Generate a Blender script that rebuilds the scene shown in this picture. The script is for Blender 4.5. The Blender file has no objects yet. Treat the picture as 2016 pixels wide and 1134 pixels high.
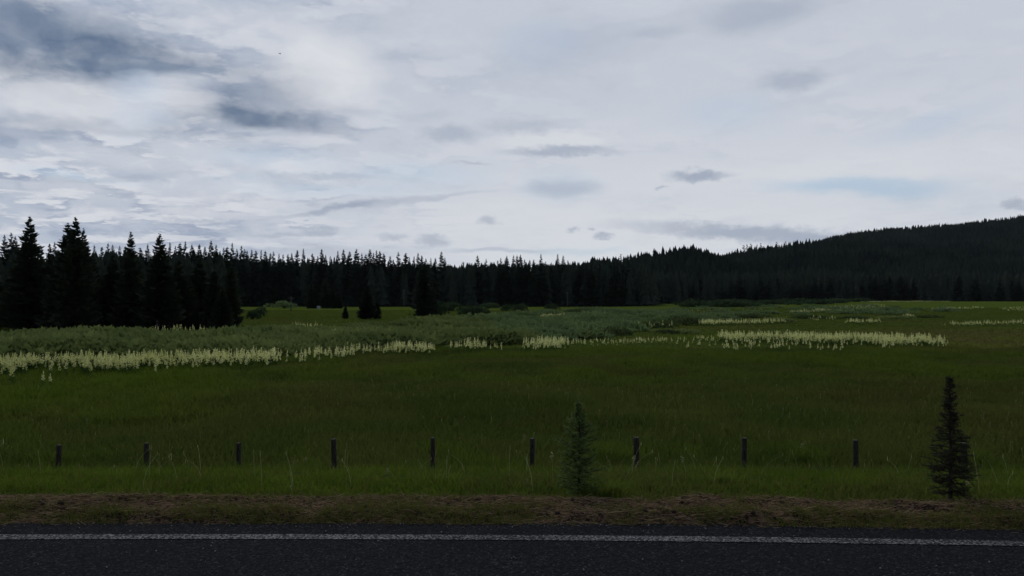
import bpy, math, random
import numpy as np
from math import radians, pi, sin, cos, atan, atan2, sqrt
rs = np.random.RandomState
sc = bpy.context.scene
COL = sc.collection

# ------------------------------------------------------------------ camera
F = 1540.0                      # focal length in pixels of a 2016 wide frame
EYE = 1.6
HZ = 588.0
PITCH = atan((HZ - 567.0) / F)
cam_d = bpy.data.cameras.new('camera'); cam = bpy.data.objects.new('camera', cam_d); COL.objects.link(cam)
cam_d.sensor_width = 36.0; cam_d.lens = F / 2016.0 * 36.0
cam_d.clip_start = 0.1; cam_d.clip_end = 20000
cam.location = (0, 0, EYE); cam.rotation_euler = (pi / 2 + PITCH, 0, 0)
sc.camera = cam

# ------------------------------------------------------------------ render / exposure
sc.render.engine = 'CYCLES'
cy = sc.cycles
cy.max_bounces = 5; cy.diffuse_bounces = 3; cy.glossy_bounces = 2; cy.transmission_bounces = 3; cy.transparent_max_bounces = 8
cy.use_denoising = True; cy.denoiser = 'OPENIMAGEDENOISE'; cy.denoising_input_passes = 'RGB_ALBEDO_NORMAL'; cy.denoising_prefilter = 'ACCURATE'; cy.sample_clamp_indirect = 2.0
cy.caustics_reflective = False; cy.caustics_refractive = False
sc.view_settings.view_transform = 'Standard'; sc.view_settings.look = 'None'
sc.view_settings.exposure = 0.0; sc.view_settings.gamma = 1.0; sc.view_settings.use_curve_mapping = False

# ------------------------------------------------------------------ sun behind cloud, low in front
SUN_EL, SUN_AZ = radians(40), radians(-20)          # azimuth from +Y towards +X
sd = bpy.data.lights.new('sun', 'SUN'); sd.energy = 0.85; sd.angle = radians(25); sd.color = (1.0, 0.97, 0.9)
sun = bpy.data.objects.new('sun', sd); COL.objects.link(sun)
sun.rotation_euler = (pi / 2 - SUN_EL, 0, pi - SUN_AZ)

HAZE = 2.2e-5
def ray(px, py):
    x = (px - 1008.0) / F; y = (567.0 - py) / F
    return np.array([x, cos(PITCH) - y * sin(PITCH), sin(PITCH) + y * cos(PITCH)])
def azel(px, py):
    d = ray(px, py)
    return atan2(d[0], d[1]), atan2(d[2], sqrt(d[0] ** 2 + d[1] ** 2))

# ------------------------------------------------------------------ world: sky texture behind procedural cloud layers
w = bpy.data.worlds.new('World'); sc.world = w; w.use_nodes = True
nt = w.node_tree; nt.nodes.clear(); NN = nt.nodes.new; LK = nt.links.new
def setin(n, i, v):
    if v is None: return
    if isinstance(v, bpy.types.NodeSocket): LK(v, n.inputs[i])
    else: n.inputs[i].default_value = v
def M(op, a, b=None, c=None, clamp=False):
    n = NN('ShaderNodeMath'); n.operation = op; n.use_clamp = clamp
    setin(n, 0, a); setin(n, 1, b); setin(n, 2, c); return n.outputs[0]
def SS(v, a, b, lo=0.0, hi=1.0):
    n = NN('ShaderNodeMapRange'); n.interpolation_type = 'SMOOTHSTEP'
    setin(n, 0, v); n.inputs[1].default_value = a; n.inputs[2].default_value = b; n.inputs[3].default_value = lo; n.inputs[4].default_value = hi
    return n.outputs[0]
def VM(op, a, b=None):
    n = NN('ShaderNodeVectorMath'); n.operation = op; setin(n, 0, a); setin(n, 1, b)
    return n.outputs['Value' if op in ('LENGTH', 'DOT_PRODUCT') else 'Vector']
def NZ(vec, scale, detail=5, rough=0.55, dist=0.0):
    n = NN('ShaderNodeTexNoise'); n.noise_dimensions = '3D'; setin(n, 'Vector', vec)
    n.inputs['Scale'].default_value = scale; n.inputs['Detail'].default_value = detail
    n.inputs['Roughness'].default_value = rough; n.inputs['Distortion'].default_value = dist
    return n.outputs['Fac'], n.outputs['Color']
def MIX(f, a, b):
    n = NN('ShaderNodeMix'); n.data_type = 'RGBA'; n.clamp_factor = True
    setin(n, 0, f); setin(n, 6, a); setin(n, 7, b); return n.outputs[2]
def CXYZ(x, y, z):
    n = NN('ShaderNodeCombineXYZ'); setin(n, 0, x); setin(n, 1, y); setin(n, 2, z); return n.outputs[0]
tc = NN('ShaderNodeTexCoord'); dirv = tc.outputs['Generated']
sp = NN('ShaderNodeSeparateXYZ'); LK(dirv, sp.inputs[0]); DX, DY, DZ = sp.outputs
el = M('ARCSINE', DZ)
az = M('ARCTAN2', DX, DY)
AE = CXYZ(az, el, 0.0)                                  # a direction as azimuth, elevation
# cloud layer seen in perspective: higher layer squeezes towards the horizon
den = M('ADD', M('MAXIMUM', DZ, 0.0), 0.10)
CP = CXYZ(M('DIVIDE', DX, den), M('DIVIDE', DY, den), 0.0)
# warp of the azimuth-elevation plane so that cloud edges are ragged
wf, wc = NZ(VM('MULTIPLY', AE, (1.0, 2.2, 1.0)), 9.0, 6, 0.6)
warp = VM('MULTIPLY', VM('SUBTRACT', wc, (0.5, 0.5, 0.5)), (0.085, 0.042, 0.0))
AW = VM('ADD', AE, warp)
wf2, wc2 = NZ(VM('MULTIPLY', AE, (1.0, 1.8, 1.0)), 34.0, 6, 0.68)
AW2 = VM('ADD', AE, VM('MULTIPLY', VM('SUBTRACT', wc2, (0.5, 0.5, 0.5)), (0.050, 0.026, 0.0)))
def blob(px, py, rx, ry, strength, soft=1.0, fine=False, tilt=0.0):
    a, e = azel(px, py); sx = 1.0 / (rx / F); sy = 1.0 / (ry / F)
    v = VM('SUBTRACT', AW2 if fine else AW, (a, e, 0.0))
    if tilt:
        r = NN('ShaderNodeVectorRotate'); r.rotation_type = 'Z_AXIS'; LK(v, r.inputs[0]); r.inputs['Angle'].default_value = tilt; v = r.outputs[0]
    v = VM('MULTIPLY', v, (sx, sy, 0.0))
    return SS(VM('LENGTH', v), 1.0 - 0.5 * soft if soft < 1 else 0.25, 1.0 + 0.35 * soft, strength, 0.0)
def addall(l):
    r = l[0]
    for x in l[1:]: r = M('ADD', r, x)
    return r
def lin(r, g, b):
    f = lambda c: ((c / 255 + 0.055) / 1.055) ** 2.4 if c > 10 else c / 255 / 12.92
    return (f(r) * K, f(g) * K, f(b) * K, 1.0)
K = 10.0                                                # background strength is 0.1
# general texture
n1, _ = NZ(CP, 0.55, 7, 0.55, 0.3)
CL = VM('MULTIPLY', AW, (1.0, 2.4, 1.0))
n2, _ = NZ(CL, 6.5, 7, 0.56)
n2b, _ = NZ(VM('ADD', CL, (0.004, 0.035, 0.0)), 6.5, 7, 0.56)
relief = M('SUBTRACT', n2, n2b)
strk, _ = NZ(VM('MULTIPLY', AW, (2.2, 16.0, 1.0)), 3.0, 5, 0.55, 0.4)
# base veil: paler towards the horizon and towards the right
base = MIX(SS(el, 0.02, 0.30), lin(219, 223, 229), lin(198, 204, 215))
leftw = M('MULTIPLY', SS(az, -0.62, 0.05, 1.0, 0.0), SS(el, 0.0, 0.34, 1.0, 0.85))
base = MIX(M('MULTIPLY', leftw, 0.75), base, lin(172, 184, 203))
base = MIX(M('MULTIPLY', SS(strk, 0.42, 0.66), M('ADD', 0.12, M('MULTIPLY', leftw, 0.26))), base, lin(204, 206, 218))
base = MIX(M('MULTIPLY', SS(n1, 0.50, 0.72), 0.5), base, lin(176, 187, 205))
base = MIX(M('MULTIPLY', SS(n2, 0.52, 0.72), M('MULTIPLY', leftw, 0.7)), base, lin(205, 206, 217))
# shading of the lumps
lum = M('MULTIPLY', relief, M('ADD', 0.5, M('MULTIPLY', leftw, 2.2)))
base = MIX(M('MULTIPLY', SS(lum, 0.0, 0.34), 0.75), base, lin(222, 224, 230))
base = MIX(M('MULTIPLY', SS(lum, 0.0, -0.34), 0.7), base, lin(148, 162, 186))
# broken cumulus layer, bright on top and grey below
n3, _ = NZ(CP, 2.7, 8, 0.6, 0.15)
n3u, _ = NZ(VM('MULTIPLY', CP, (0.955, 0.955, 1.0)), 2.7, 8, 0.6, 0.15)
cov3 = M('MULTIPLY', SS(n3, 0.46, 0.60), M('ADD', 0.10, M('MULTIPLY', leftw, 0.80)))
r3 = M('SUBTRACT', n3, n3u)
cc = MIX(SS(r3, -0.045, 0.05), lin(146, 160, 184), lin(224, 226, 232))
base = MIX(cov3, base, cc)
# openings showing the blue sky behind
sky = NN('ShaderNodeTexSky'); sky.sky_type = 'NISHITA'; sky.sun_disc = False
sky.sun_elevation = SUN_EL; sky.sun_rotation = SUN_AZ
gap = addall([blob(1690, 367, 170, 20, 0.7, tilt=0.05), blob(1830, 245, 110, 20, .28, tilt=-.2), blob(1440, 215, 120, 40, .22), blob(1060, 90, 90, 50, .22),
              blob(1100, 365, 90, 30, 0.3), blob(560, 320, 160, 26, .35), blob(830, 340, 150, 26, .3), blob(270, 195, 50, 70, .35),
              blob(1120, 498, 110, 10, .55), blob(640, 370, 260, 16, .3), blob(160, 345, 120, 10, .4, tilt=.1)])
skyc = MIX(0.72, sky.outputs[0], lin(160, 188, 216))
base = MIX(gap, base, skyc)
# pale lit cloud
bright = addall([blob(175, 55, 60, 34, .35), blob(560, 60, 160, 26, .25), blob(110, 192, 150, 44, .95, 1.2), blob(640, 140, 100, 66, 1.0, 1.3), blob(600, 175, 70, 30, .5, 1.2, True), blob(360, 190, 60, 26, .4), blob(400, 215, 90, 22, .6, fine=True), blob(1090, 278, 130, 22, .8, 1.0, True),
                 blob(600, 330, 100, 18, .85, 1.0, True), blob(365, 419, 66, 16, .9, 1.0, True), blob(640, 355, 110, 10, .3, fine=True), blob(200, 370, 200, 22, .4),
                 blob(1640, 330, 420, 30, .35), blob(1050, 440, 330, 40, .5), blob(300, 300, 150, 28, .45), blob(480, 370, 80, 14, .5, fine=True), blob(1560, 480, 260, 9, .6, fine=True, tilt=.1)])
base = MIX(M('MULTIPLY', M('MINIMUM', bright, 1.1), SS(n2, 0.62, 0.36, 0.55, 1.0)), base, lin(223, 225, 230))
# grey undersides
grey = addall([blob(1500, 22, 130, 36, .55), blob(1290, 62, 70, 14, .35), blob(1560, 158, 66, 20, .55, fine=True), blob(1378, 345, 58, 12, .8, fine=True),
               blob(1300, 369, 12, 5, .5, fine=True), blob(1100, 299, 118, 11, .65, 1.0, True), blob(1110, 368, 85, 20, .45), blob(1510, 462, 270, 17, .75, fine=True, tilt=.09),
               blob(1188, 463, 18, 7, .6, fine=True), blob(1128, 452, 8, 8, .5, fine=True), blob(1160, 450, 12, 5, .5, fine=True), blob(958, 435, 22, 9, .5, fine=True),
               blob(885, 265, 60, 18, .5, fine=True), blob(930, 320, 36, 5, .4, fine=True), blob(1020, 250, 80, 16, .35, fine=True), blob(650, 348, 110, 8, .35, fine=True),
               blob(625, 455, 36, 10, .5, fine=True), blob(850, 475, 36, 10, .55, fine=True), blob(775, 468, 30, 8, .45, fine=True), blob(540, 462, 60, 8, .4, fine=True),
               blob(370, 437, 60, 5, .4, fine=True), blob(130, 235, 110, 16, .3), blob(1995, 400, 28, 9, .6, fine=True), blob(780, 395, 200, 7, .4, tilt=-.12), blob(650, 410, 110, 7, .45, tilt=-.2),
               blob(1090, 100, 160, 60, .2), blob(660, 500, 180, 14, .35), blob(980, 495, 120, 7, .4), blob(230, 350, 110, 8, .35, tilt=-.12)])
base = MIX(grey, base, lin(152, 164, 184))
# heavy dark rain cloud, top left
dark = addall([blob(30, 80, 180, 66, .55, 1.8), blob(40, 122, 190, 26, .42, 1.3), blob(290, 118, 150, 28, .80, 1.4), blob(170, 118, 160, 26, .25, 1.4), blob(240, 90, 200, 44, .25, 1.8), blob(450, 190, 130, 34, .38, 1.8, tilt=-.4), blob(565, 238, 120, 20, .75, 1.4, tilt=.06),
               blob(500, 212, 120, 30, .40, 1.6, tilt=-.3), blob(640, 215, 80, 16, .25, 1.5), blob(0, 20, 150, 50, .25, 1.6), blob(20, 250, 90, 18, .3, 1.5), blob(400, 262, 150, 10, .18, 1.5), blob(130, 236, 110, 12, .16, 1.5)])
dn, _ = NZ(AW, 11.0, 5, 0.55)
dark = M('MULTIPLY', M('MINIMUM', dark, 1.0), SS(dn, 0.3, 0.68, 1.05, 0.5))
base = MIX(dark, base, lin(98, 117, 143))
# unseen dark cloud over and behind the road, added to dim ground and trees
over = SS(el, 0.36, 0.75)
behind = SS(DY, 0.35, -0.25)
hv = M('MAXIMUM', over, behind)
heavy = MIX(SS(n1, 0.35, 0.7), lin(60, 70, 86), lin(98, 108, 122))
base = MIX(over, base, heavy)
base = MIX(behind, base, MIX(SS(n1, 0.35, 0.7), lin(80, 89, 104), lin(122, 131, 146)))
bg = NN('ShaderNodeBackground'); bg.inputs[1].default_value = 0.1; LK(base, bg.inputs[0])
wo = NN('ShaderNodeOutputWorld'); LK(bg.outputs[0], wo.inputs[0])
w.cycles.sampling_method = 'MANUAL'; w.cycles.sample_map_resolution = 512

# ------------------------------------------------------------------ numeric helpers
def hash2(ix, iy, seed):
    n = (ix.astype(np.int64) * 374761393 + iy.astype(np.int64) * 668265263 + seed * 1442695041) & 0x7fffffff
    n = ((n ^ (n >> 13)) * 1274126177) & 0x7fffffff
    return ((n ^ (n >> 16)) & 0xffff) / 65535.0
def vnoise(x, y, seed=0):
    x = np.asarray(x, float); y = np.asarray(y, float)
    ix = np.floor(x); iy = np.floor(y); fx = x - ix; fy = y - iy
    fx = fx * fx * (3 - 2 * fx); fy = fy * fy * (3 - 2 * fy)
    a = hash2(ix, iy, seed); b = hash2(ix + 1, iy, seed); c = hash2(ix, iy + 1, seed); d = hash2(ix + 1, iy + 1, seed)
    return (a * (1 - fx) + b * fx) * (1 - fy) + (c * (1 - fx) + d * fx) * fy
def fbm(x, y, seed=0, o=4):
    s = 0; a = .5; t = 0
    for k in range(o):
        s = s + a * vnoise(x * 2 ** k, y * 2 ** k, seed + k * 17); t += a; a *= .5
    return s / t
def sst(x, a, b):
    t = np.clip((np.asarray(x, float) - a) / (b - a), 0, 1); return t * t * (3 - 2 * t)

ROADX = 70.0
def line_y(X):
    X = np.clip(np.asarray(X, float), -ROADX, ROADX)
    return 5.254 - 0.021 * X - 0.0052 * X * X
def gz(X, Y):
    """height of the natural ground"""
    X = np.asarray(X, float); Y = np.asarray(Y, float)
    s = Y - line_y(X)
    z = -0.05 - 3.25 * sst(s, 0.85, 15.0)
    far = sst(Y, 16, 30)
    z = z + far * (0.22 * (fbm(X / 14, Y / 14, 3, 3) - .5) + 0.10 * (fbm(X / 3.1, Y / 3.1, 5, 2) - .5))
    z = z + 0.012 * np.clip(X, -12, 12) * sst(Y, 12, 18) * (1 - sst(Y, 26, 40))
    z = z + 2.6 * sst(Y, 150, 620) * sst(X / np.maximum(Y, 1), 0.08, 0.45)
    return z
def gp(px, py):
    """ground point seen at a pixel (meadow level)"""
    D = ray(px, py); t = 4.9 / -D[2]; return D[0] * t, D[1] * t
def at(px, Y):
    return (px - 1008.0) / F * Y
def zat(py, Y):
    D = ray(1008, py); return EYE + D[2] / D[1] * Y

def mesh(name, V, Q=None, T=None, mats=(), attrs=None, smooth=False, mi=None):
    V = np.asarray(V, np.float32).reshape(-1, 3)
    me = bpy.data.meshes.new(name); me.vertices.add(len(V)); me.vertices.foreach_set('co', V.ravel())
    parts = []; tot = []
    if Q is not None and len(Q): Q = np.asarray(Q, np.int32).reshape(-1, 4); parts.append(Q.ravel()); tot.append(np.full(len(Q), 4, np.int32))
    if T is not None and len(T): T = np.asarray(T, np.int32).reshape(-1, 3); parts.append(T.ravel()); tot.append(np.full(len(T), 3, np.int32))
    li = np.concatenate(parts); tot = np.concatenate(tot); st = np.concatenate([[0], np.cumsum(tot)[:-1]]).astype(np.int32)
    me.loops.add(len(li)); me.loops.foreach_set('vertex_index', li)
    me.polygons.add(len(tot)); me.polygons.foreach_set('loop_start', st); me.polygons.foreach_set('loop_total', tot)
    if mi is not None: me.polygons.foreach_set('material_index', np.asarray(mi, np.int32))
    if smooth: me.polygons.foreach_set('use_smooth', np.ones(len(tot), bool))
    for m in mats: me.materials.append(m)
    for k, v in (attrs or {}).items():
        a = me.attributes.new(k, 'FLOAT', 'POINT'); a.data.foreach_set('value', np.asarray(v, np.float32))
    me.update(calc_edges=True); me.validate()
    return me
def link(name, data, parent=None, loc=None, rz=0.0, sc_=None):
    o = bpy.data.objects.new(name, data); COL.objects.link(o)
    if parent is not None: o.parent = parent
    if loc is not None: o.location = loc
    if rz: o.rotation_euler = (0, 0, rz)
    if sc_ is not None: o.scale = sc_
    return o
def tag(o, label=None, cat=None, group=None, kind=None):
    if label: o['label'] = label
    if cat: o['category'] = cat
    if group: o['group'] = group
    if kind: o['kind'] = kind
    return o
class B:
    """collects quads and triangles"""
    def __init__(s): s.V = []; s.Q = []; s.T = []; s.n = 0
    def v(s, pts):
        pts = np.asarray(pts, float).reshape(-1, 3); i = s.n; s.V.append(pts); s.n += len(pts); return i
    def quads(s, P):      # (m,4,3)
        P = np.asarray(P, float).reshape(-1, 4, 3); i = s.v(P.reshape(-1, 3)); s.Q.append(i + np.arange(len(P) * 4).reshape(-1, 4))
    def tris(s, P):
        P = np.asarray(P, float).reshape(-1, 3, 3); i = s.v(P.reshape(-1, 3)); s.T.append(i + np.arange(len(P) * 3).reshape(-1, 3))
    def tube(s, pts, radii, n=6, cap=True):
        pts = np.asarray(pts, float); m = len(pts)
        t = np.gradient(pts, axis=0); t /= np.linalg.norm(t, axis=1)[:, None] + 1e-9
        ref = np.array([0, 0, 1.0]) if abs(t[0][2]) < .9 else np.array([1.0, 0, 0])
        u = np.cross(t, ref); u /= np.linalg.norm(u, axis=1)[:, None] + 1e-9; v_ = np.cross(t, u)
        an = np.arange(n) / n * 2 * pi
        R = np.asarray(radii, float).reshape(-1, 1, 1) * np.ones((m, 1, 1))
        P = pts[:, None] + R * (np.cos(an)[None, :, None] * u[:, None] + np.sin(an)[None, :, None] * v_[:, None])
        i = s.v(P.reshape(-1, 3)); I = i + np.arange(m * n).reshape(m, n)
        s.Q.append(np.stack([I[:-1], np.roll(I[:-1], -1, 1), np.roll(I[1:], -1, 1), I[1:]], -1).reshape(-1, 4))
        if cap:
            c = s.v([pts[-1], pts[0]])
            s.T.append(np.stack([I[-1], np.roll(I[-1], -1), np.full(n, c)], -1)); s.T.append(np.stack([np.roll(I[0], -1), I[0], np.full(n, c + 1)], -1))
    def box(s, lo, hi):
        (a, b, c), (d, e, f) = lo, hi
        i = s.v([(a, b, c), (d, b, c), (d, e, c), (a, e, c), (a, b, f), (d, b, f), (d, e, f), (a, e, f)])
        s.Q.append(i + np.array([[0, 3, 2, 1], [4, 5, 6, 7], [0, 1, 5, 4], [1, 2, 6, 5], [2, 3, 7, 6], [3, 0, 4, 7]]))
    def arrays(s):
        V = np.concatenate(s.V); Q = np.concatenate(s.Q) if s.Q else np.zeros((0, 4), int); T = np.concatenate(s.T) if s.T else np.zeros((0, 3), int)
        return V, Q, T
    def me(s, name, mats, attrs=None, smooth=False):
        V, Q, T = s.arrays(); return mesh(name, V, Q, T, mats, attrs, smooth)
def scatter(name, variants, pos, scl, rot, tint, mats, vi):
    """one mesh made of many placed copies of the variants"""
    Vs, Qs, Ts, At = [], [], [], []; off = 0
    scl = np.asarray(scl, float)
    if scl.ndim == 1: scl = np.stack([scl, scl, scl], 1)
    for k, (V, Q, T) in enumerate(variants):
        ix = np.where(vi == k)[0]
        if not len(ix): continue
        c = np.cos(rot[ix])[:, None]; s_ = np.sin(rot[ix])[:, None]
        X = V[None, :, 0] * scl[ix, 0:1]; Y = V[None, :, 1] * scl[ix, 1:2]; Z = V[None, :, 2] * scl[ix, 2:3]
        P = np.stack([X * c - Y * s_ + pos[ix, 0:1], X * s_ + Y * c + pos[ix, 1:2], Z + pos[ix, 2:3]], -1)
        Vs.append(P.reshape(-1, 3)); m = len(V); o = off + np.arange(len(ix)) * m
        if len(Q): Qs.append((Q[None] + o[:, None, None]).reshape(-1, 4))
        if len(T): Ts.append((T[None] + o[:, None, None]).reshape(-1, 3))
        At.append(np.repeat(tint[ix], m)); off += m * len(ix)
    Z4 = np.zeros((0, 4), int); Z3 = np.zeros((0, 3), int)
    return mesh(name, np.concatenate(Vs), np.concatenate(Qs) if Qs else Z4, np.concatenate(Ts) if Ts else Z3, mats, {'tint': np.concatenate(At)})

# ------------------------------------------------------------------ materials
class NT:
    def __init__(s, name):
        s.m = bpy.data.materials.new(name); s.m.use_nodes = True; s.t = s.m.node_tree; s.t.nodes.clear()
        s.out = s.t.nodes.new('ShaderNodeOutputMaterial')
    def n(s, typ, **k):
        x = s.t.nodes.new(typ)
        for a, b in k.items(): setattr(x, a, b)
        return x
    def set(s, n, i, v):
        if v is None: return
        if isinstance(v, bpy.types.NodeSocket): s.t.links.new(v, n.inputs[i])
        else: n.inputs[i].default_value = v
    def math(s, op, a, b=None, clamp=False):
        x = s.n('ShaderNodeMath', operation=op, use_clamp=clamp); s.set(x, 0, a); s.set(x, 1, b); return x.outputs[0]
    def mix(s, f, a, b):
        x = s.n('ShaderNodeMix', data_type='RGBA'); s.set(x, 0, f); s.set(x, 6, a); s.set(x, 7, b); return x.outputs[2]
    def ramp(s, v, a, b, lo=0., hi=1.):
        x = s.n('ShaderNodeMapRange', interpolation_type='SMOOTHSTEP'); s.set(x, 0, v)
        for i, q in enumerate((a, b, lo, hi)): x.inputs[i + 1].default_value = q
        return x.outputs[0]
    def pos(s): return s.n('ShaderNodeNewGeometry').outputs['Position']
    def noise(s, vec, scale, detail=4, rough=.55):
        x = s.n('ShaderNodeTexNoise'); s.set(x, 'Vector', vec); x.inputs['Scale'].default_value = scale; x.inputs['Detail'].default_value = detail; x.inputs['Roughness'].default_value = rough
        return x.outputs['Fac']
    def attr(s, name): return s.n('ShaderNodeAttribute', attribute_name=name).outputs['Fac']
    def rnd(s, attr='tint'):
        return s.math('FRACT', s.math('ADD', s.attr(attr), s.n('ShaderNodeObjectInfo').outputs['Random']))
    def c(s, *v): return (*v, 1.0)
    def leaf(s, col, tr=0.3):
        d = s.n('ShaderNodeBsdfDiffuse'); s.set(d, 0, col); t = s.n('ShaderNodeBsdfTranslucent'); s.set(t, 0, col)
        x = s.n('ShaderNodeMixShader'); x.inputs[0].default_value = tr; s.t.links.new(d.outputs[0], x.inputs[1]); s.t.links.new(t.outputs[0], x.inputs[2])
        s.t.links.new(x.outputs[0], s.out.inputs[0]); return s.m
    def surf(s, col, rough=.85, bump=None, bs=.3, bd=.02, spec=.3):
        p = s.n('ShaderNodeBsdfPrincipled'); s.set(p, 'Base Color', col); s.set(p, 'Roughness', rough); p.inputs['Specular IOR Level'].default_value = spec
        if bump is not None:
            b = s.n('ShaderNodeBump'); b.inputs['Strength'].default_value = bs; b.inputs['Distance'].default_value = bd; s.set(b, 'Height', bump); s.t.links.new(b.outputs[0], p.inputs['Normal'])
        s.t.links.new(p.outputs[0], s.out.inputs[0]); return s.m

def foliage(name, a, b, tr=.25, ns=.6, nstr=.5):
    t = NT(name); r = t.rnd(); n = t.noise(t.pos(), ns, 3)
    f = t.math('ADD', t.math('MULTIPLY', r, 1 - nstr), t.math('MULTIPLY', t.ramp(n, .3, .7), nstr))
    return t.leaf(t.mix(f, (*a, 1), (*b, 1)), tr)
m_needle = foliage('conifer_needles', (.034, .050, .040), (.07, .085, .058), .12, .5)
m_needle_near = foliage('near_conifer_needles', (.045, .062, .045), (.10, .12, .072), .15, .35, .6)
m_needle_far = foliage('far_conifer_needles', (.012, .024, .020), (.052, .072, .050), .1, .012, .65)
m_needle_brown = foliage('dead_conifer_needles', (.035, .026, .024), (.05, .045, .03), .1, .5)
m_sapling = foliage('spruce_sapling_needles', (.10, .16, .052), (.25, .33, .11), .35, 6, .5)
m_sapling_d = foliage('withered_spruce_needles', (.058, .062, .038), (.12, .12, .075), .2, 6, .5)
m_willow = foliage('willow_leaves', (.145, .195, .065), (.28, .33, .11), .3, .10, .7)
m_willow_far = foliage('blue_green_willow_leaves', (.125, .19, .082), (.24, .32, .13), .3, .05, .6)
m_willow_dark = foliage('dark_willow_leaves', (.07, .105, .042), (.15, .19, .07), .25, .3, .5)
m_shrub = foliage('dark_shrub_leaves', (.035, .062, .03), (.08, .125, .055), .25, .2, .5)
m_lily_leaf = foliage('corn_lily_leaves', (.05, .115, .028), (.10, .18, .045), .35, 1.0)
m_lily = foliage('corn_lily_blossom', (.80, .82, .36), (.92, .92, .54), .55, .35, .4)
def barkm(name, a, b, sz=8):
    t = NT(name); mp = t.n('ShaderNodeMapping'); mp.inputs['Scale'].default_value = (1, 1, .15); t.t.links.new(t.pos(), mp.inputs[0])
    n = t.noise(mp.outputs[0], sz, 6, .65); return t.surf(t.mix(t.ramp(n, .35, .7), (*a, 1), (*b, 1)), .95, n, .6, .02, .1)
m_bark = barkm('conifer_bark', (.035, .028, .024), (.09, .075, .065), 6)
m_bark_s = barkm('sapling_bark', (.035, .03, .026), (.10, .085, .07), 60)
m_snag = barkm('weathered_dead_wood', (.16, .15, .14), (.34, .32, .30), 8)
m_post = barkm('weathered_post_wood', (.030, .027, .022), (.10, .09, .075), 55)
m_cut = barkm('sawn_post_top', (.10, .095, .09), (.17, .16, .15), 60)
m_pole = barkm('utility_pole_wood', (.12, .115, .11), (.2, .19, .18), 3)
def stem(name, c):
    t = NT(name); n = t.noise(t.pos(), 12, 3); return t.surf(t.mix(n, (*[q * .7 for q in c], 1), (*c, 1)), .8)
m_stem = stem('green_stem', (.11, .17, .06)); m_twig = stem('willow_stems', (.09, .08, .05))
m_dark = stem('dark_metal', (.03, .03, .035))

# grass blades and ground share these zone colours through attributes: lush (0..1), dry (0..1)
def zone_color(t):
    p = t.pos(); lush = t.attr('lush'); dry = t.attr('dry')
    n1 = t.noise(p, .16, 5, .6); n2 = t.noise(p, 1.3, 4, .6)
    col = t.mix(t.ramp(n1, .35, .65), t.c(.074, .116, .023), t.c(.124, .152, .033))
    n0 = t.noise(p, .055, 4, .6); col = t.mix(t.math('MULTIPLY', t.ramp(n0, .5, .66), .6), col, t.c(.058, .076, .018)); nq = t.noise(p, .09, 5, .65); col = t.mix(t.math('MULTIPLY', t.ramp(nq, .52, .68), .5), col, t.c(.125, .135, .040))
    col = t.mix(t.math('MULTIPLY', t.ramp(n2, .45, .75), .45), col, t.c(.085, .085, .026))
    lc = t.mix(t.ramp(n2, .3, .7), t.c(.080, .140, .014), t.c(.145, .210, .025))
    col = t.mix(lush, col, lc)
    dc = t.mix(t.ramp(n2, .3, .7), t.c(.16, .105, .045), t.c(.20, .13, .06))
    return t.mix(dry, col, dc), p, n2
t = NT('meadow_grass_blades'); col, p, n2 = zone_color(t)
r = t.attr('tint'); col = t.mix(t.math('MULTIPLY', r, .5), col, t.c(.17, .20, .05)); m_grass = t.leaf(col, .4)
t = NT('meadow_ground'); col, p, n2 = zone_color(t); n3 = t.noise(p, 9, 4, .7)
col = t.mix(t.math('MULTIPLY', t.ramp(n3, .35, .65), .45), col, t.c(.045, .05, .016)); m_ground = t.surf(col, 1.0, n3, .9, .12, .0)
t = NT('forest_floor'); n = t.noise(t.pos(), .05, 5); m_hill = t.surf(t.mix(n, t.c(.012, .02, .012), t.c(.03, .04, .022)), 1.0, None, spec=0)
t = NT('pale_seed_heads'); n = t.rnd(); m_seed = t.leaf(t.mix(n, t.c(.20, .20, .09), t.c(.42, .42, .24)), .4)
t = NT('straw'); n = t.rnd(); m_straw = t.leaf(t.mix(n, t.c(.15, .085, .052), t.c(.52, .38, .22)), .2)
t = NT('verge_soil'); p = t.pos(); a = t.noise(p, 3.2, 5, .7); b = t.noise(p, 26, 5, .7); g = t.noise(p, 1.6, 4, .6)
col = t.mix(t.ramp(a, .35, .65), t.c(.15, .092, .064), t.c(.28, .18, .12)); col = t.mix(t.ramp(b, .42, .62), t.c(.035, .024, .022), col)
col = t.mix(t.math('MULTIPLY', t.ramp(g, .48, .62), .6), col, t.c(.085, .082, .03)); m_soil = t.surf(col, 1.0, b, 1.0, .03, .0)
t = NT('clod'); b = t.noise(t.pos(), 40, 4, .7); m_clod = t.surf(t.mix(b, t.c(.03, .022, .02), t.c(.10, .07, .055)), 1.0, b, 1, .01, 0)
# asphalt
def asphalt(t):
    p = t.pos(); v = t.n('ShaderNodeTexVoronoi'); v.inputs['Scale'].default_value = 85; t.t.links.new(p, v.inputs[0])
    hsv = t.n('ShaderNodeSeparateColor'); t.t.links.new(v.outputs['Color'], hsv.inputs[0])
    big = t.noise(p, .9, 5, .6); med = t.noise(p, 14, 4, .7)
    c1 = t.mix(t.ramp(hsv.outputs[0], .2, 1.0), t.c(.012, .0125, .015), t.c(.032, .033, .038))
    c1 = t.mix(t.ramp(hsv.outputs[1], .90, .97), c1, t.c(.07, .07, .075))
    c1 = t.mix(t.math('MULTIPLY', t.ramp(big, .4, .65), .35), c1, t.c(.016, .017, .020))
    c1 = t.mix(t.math('MULTIPLY', t.ramp(med, .5, .7), .5), c1, t.c(.013, .013, .016))
    h = t.math('ADD', t.math('MULTIPLY', v.outputs['Distance'], -1.0), t.math('MULTIPLY', med, .6))
    return c1, h, p, hsv.outputs[2], med, big
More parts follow.
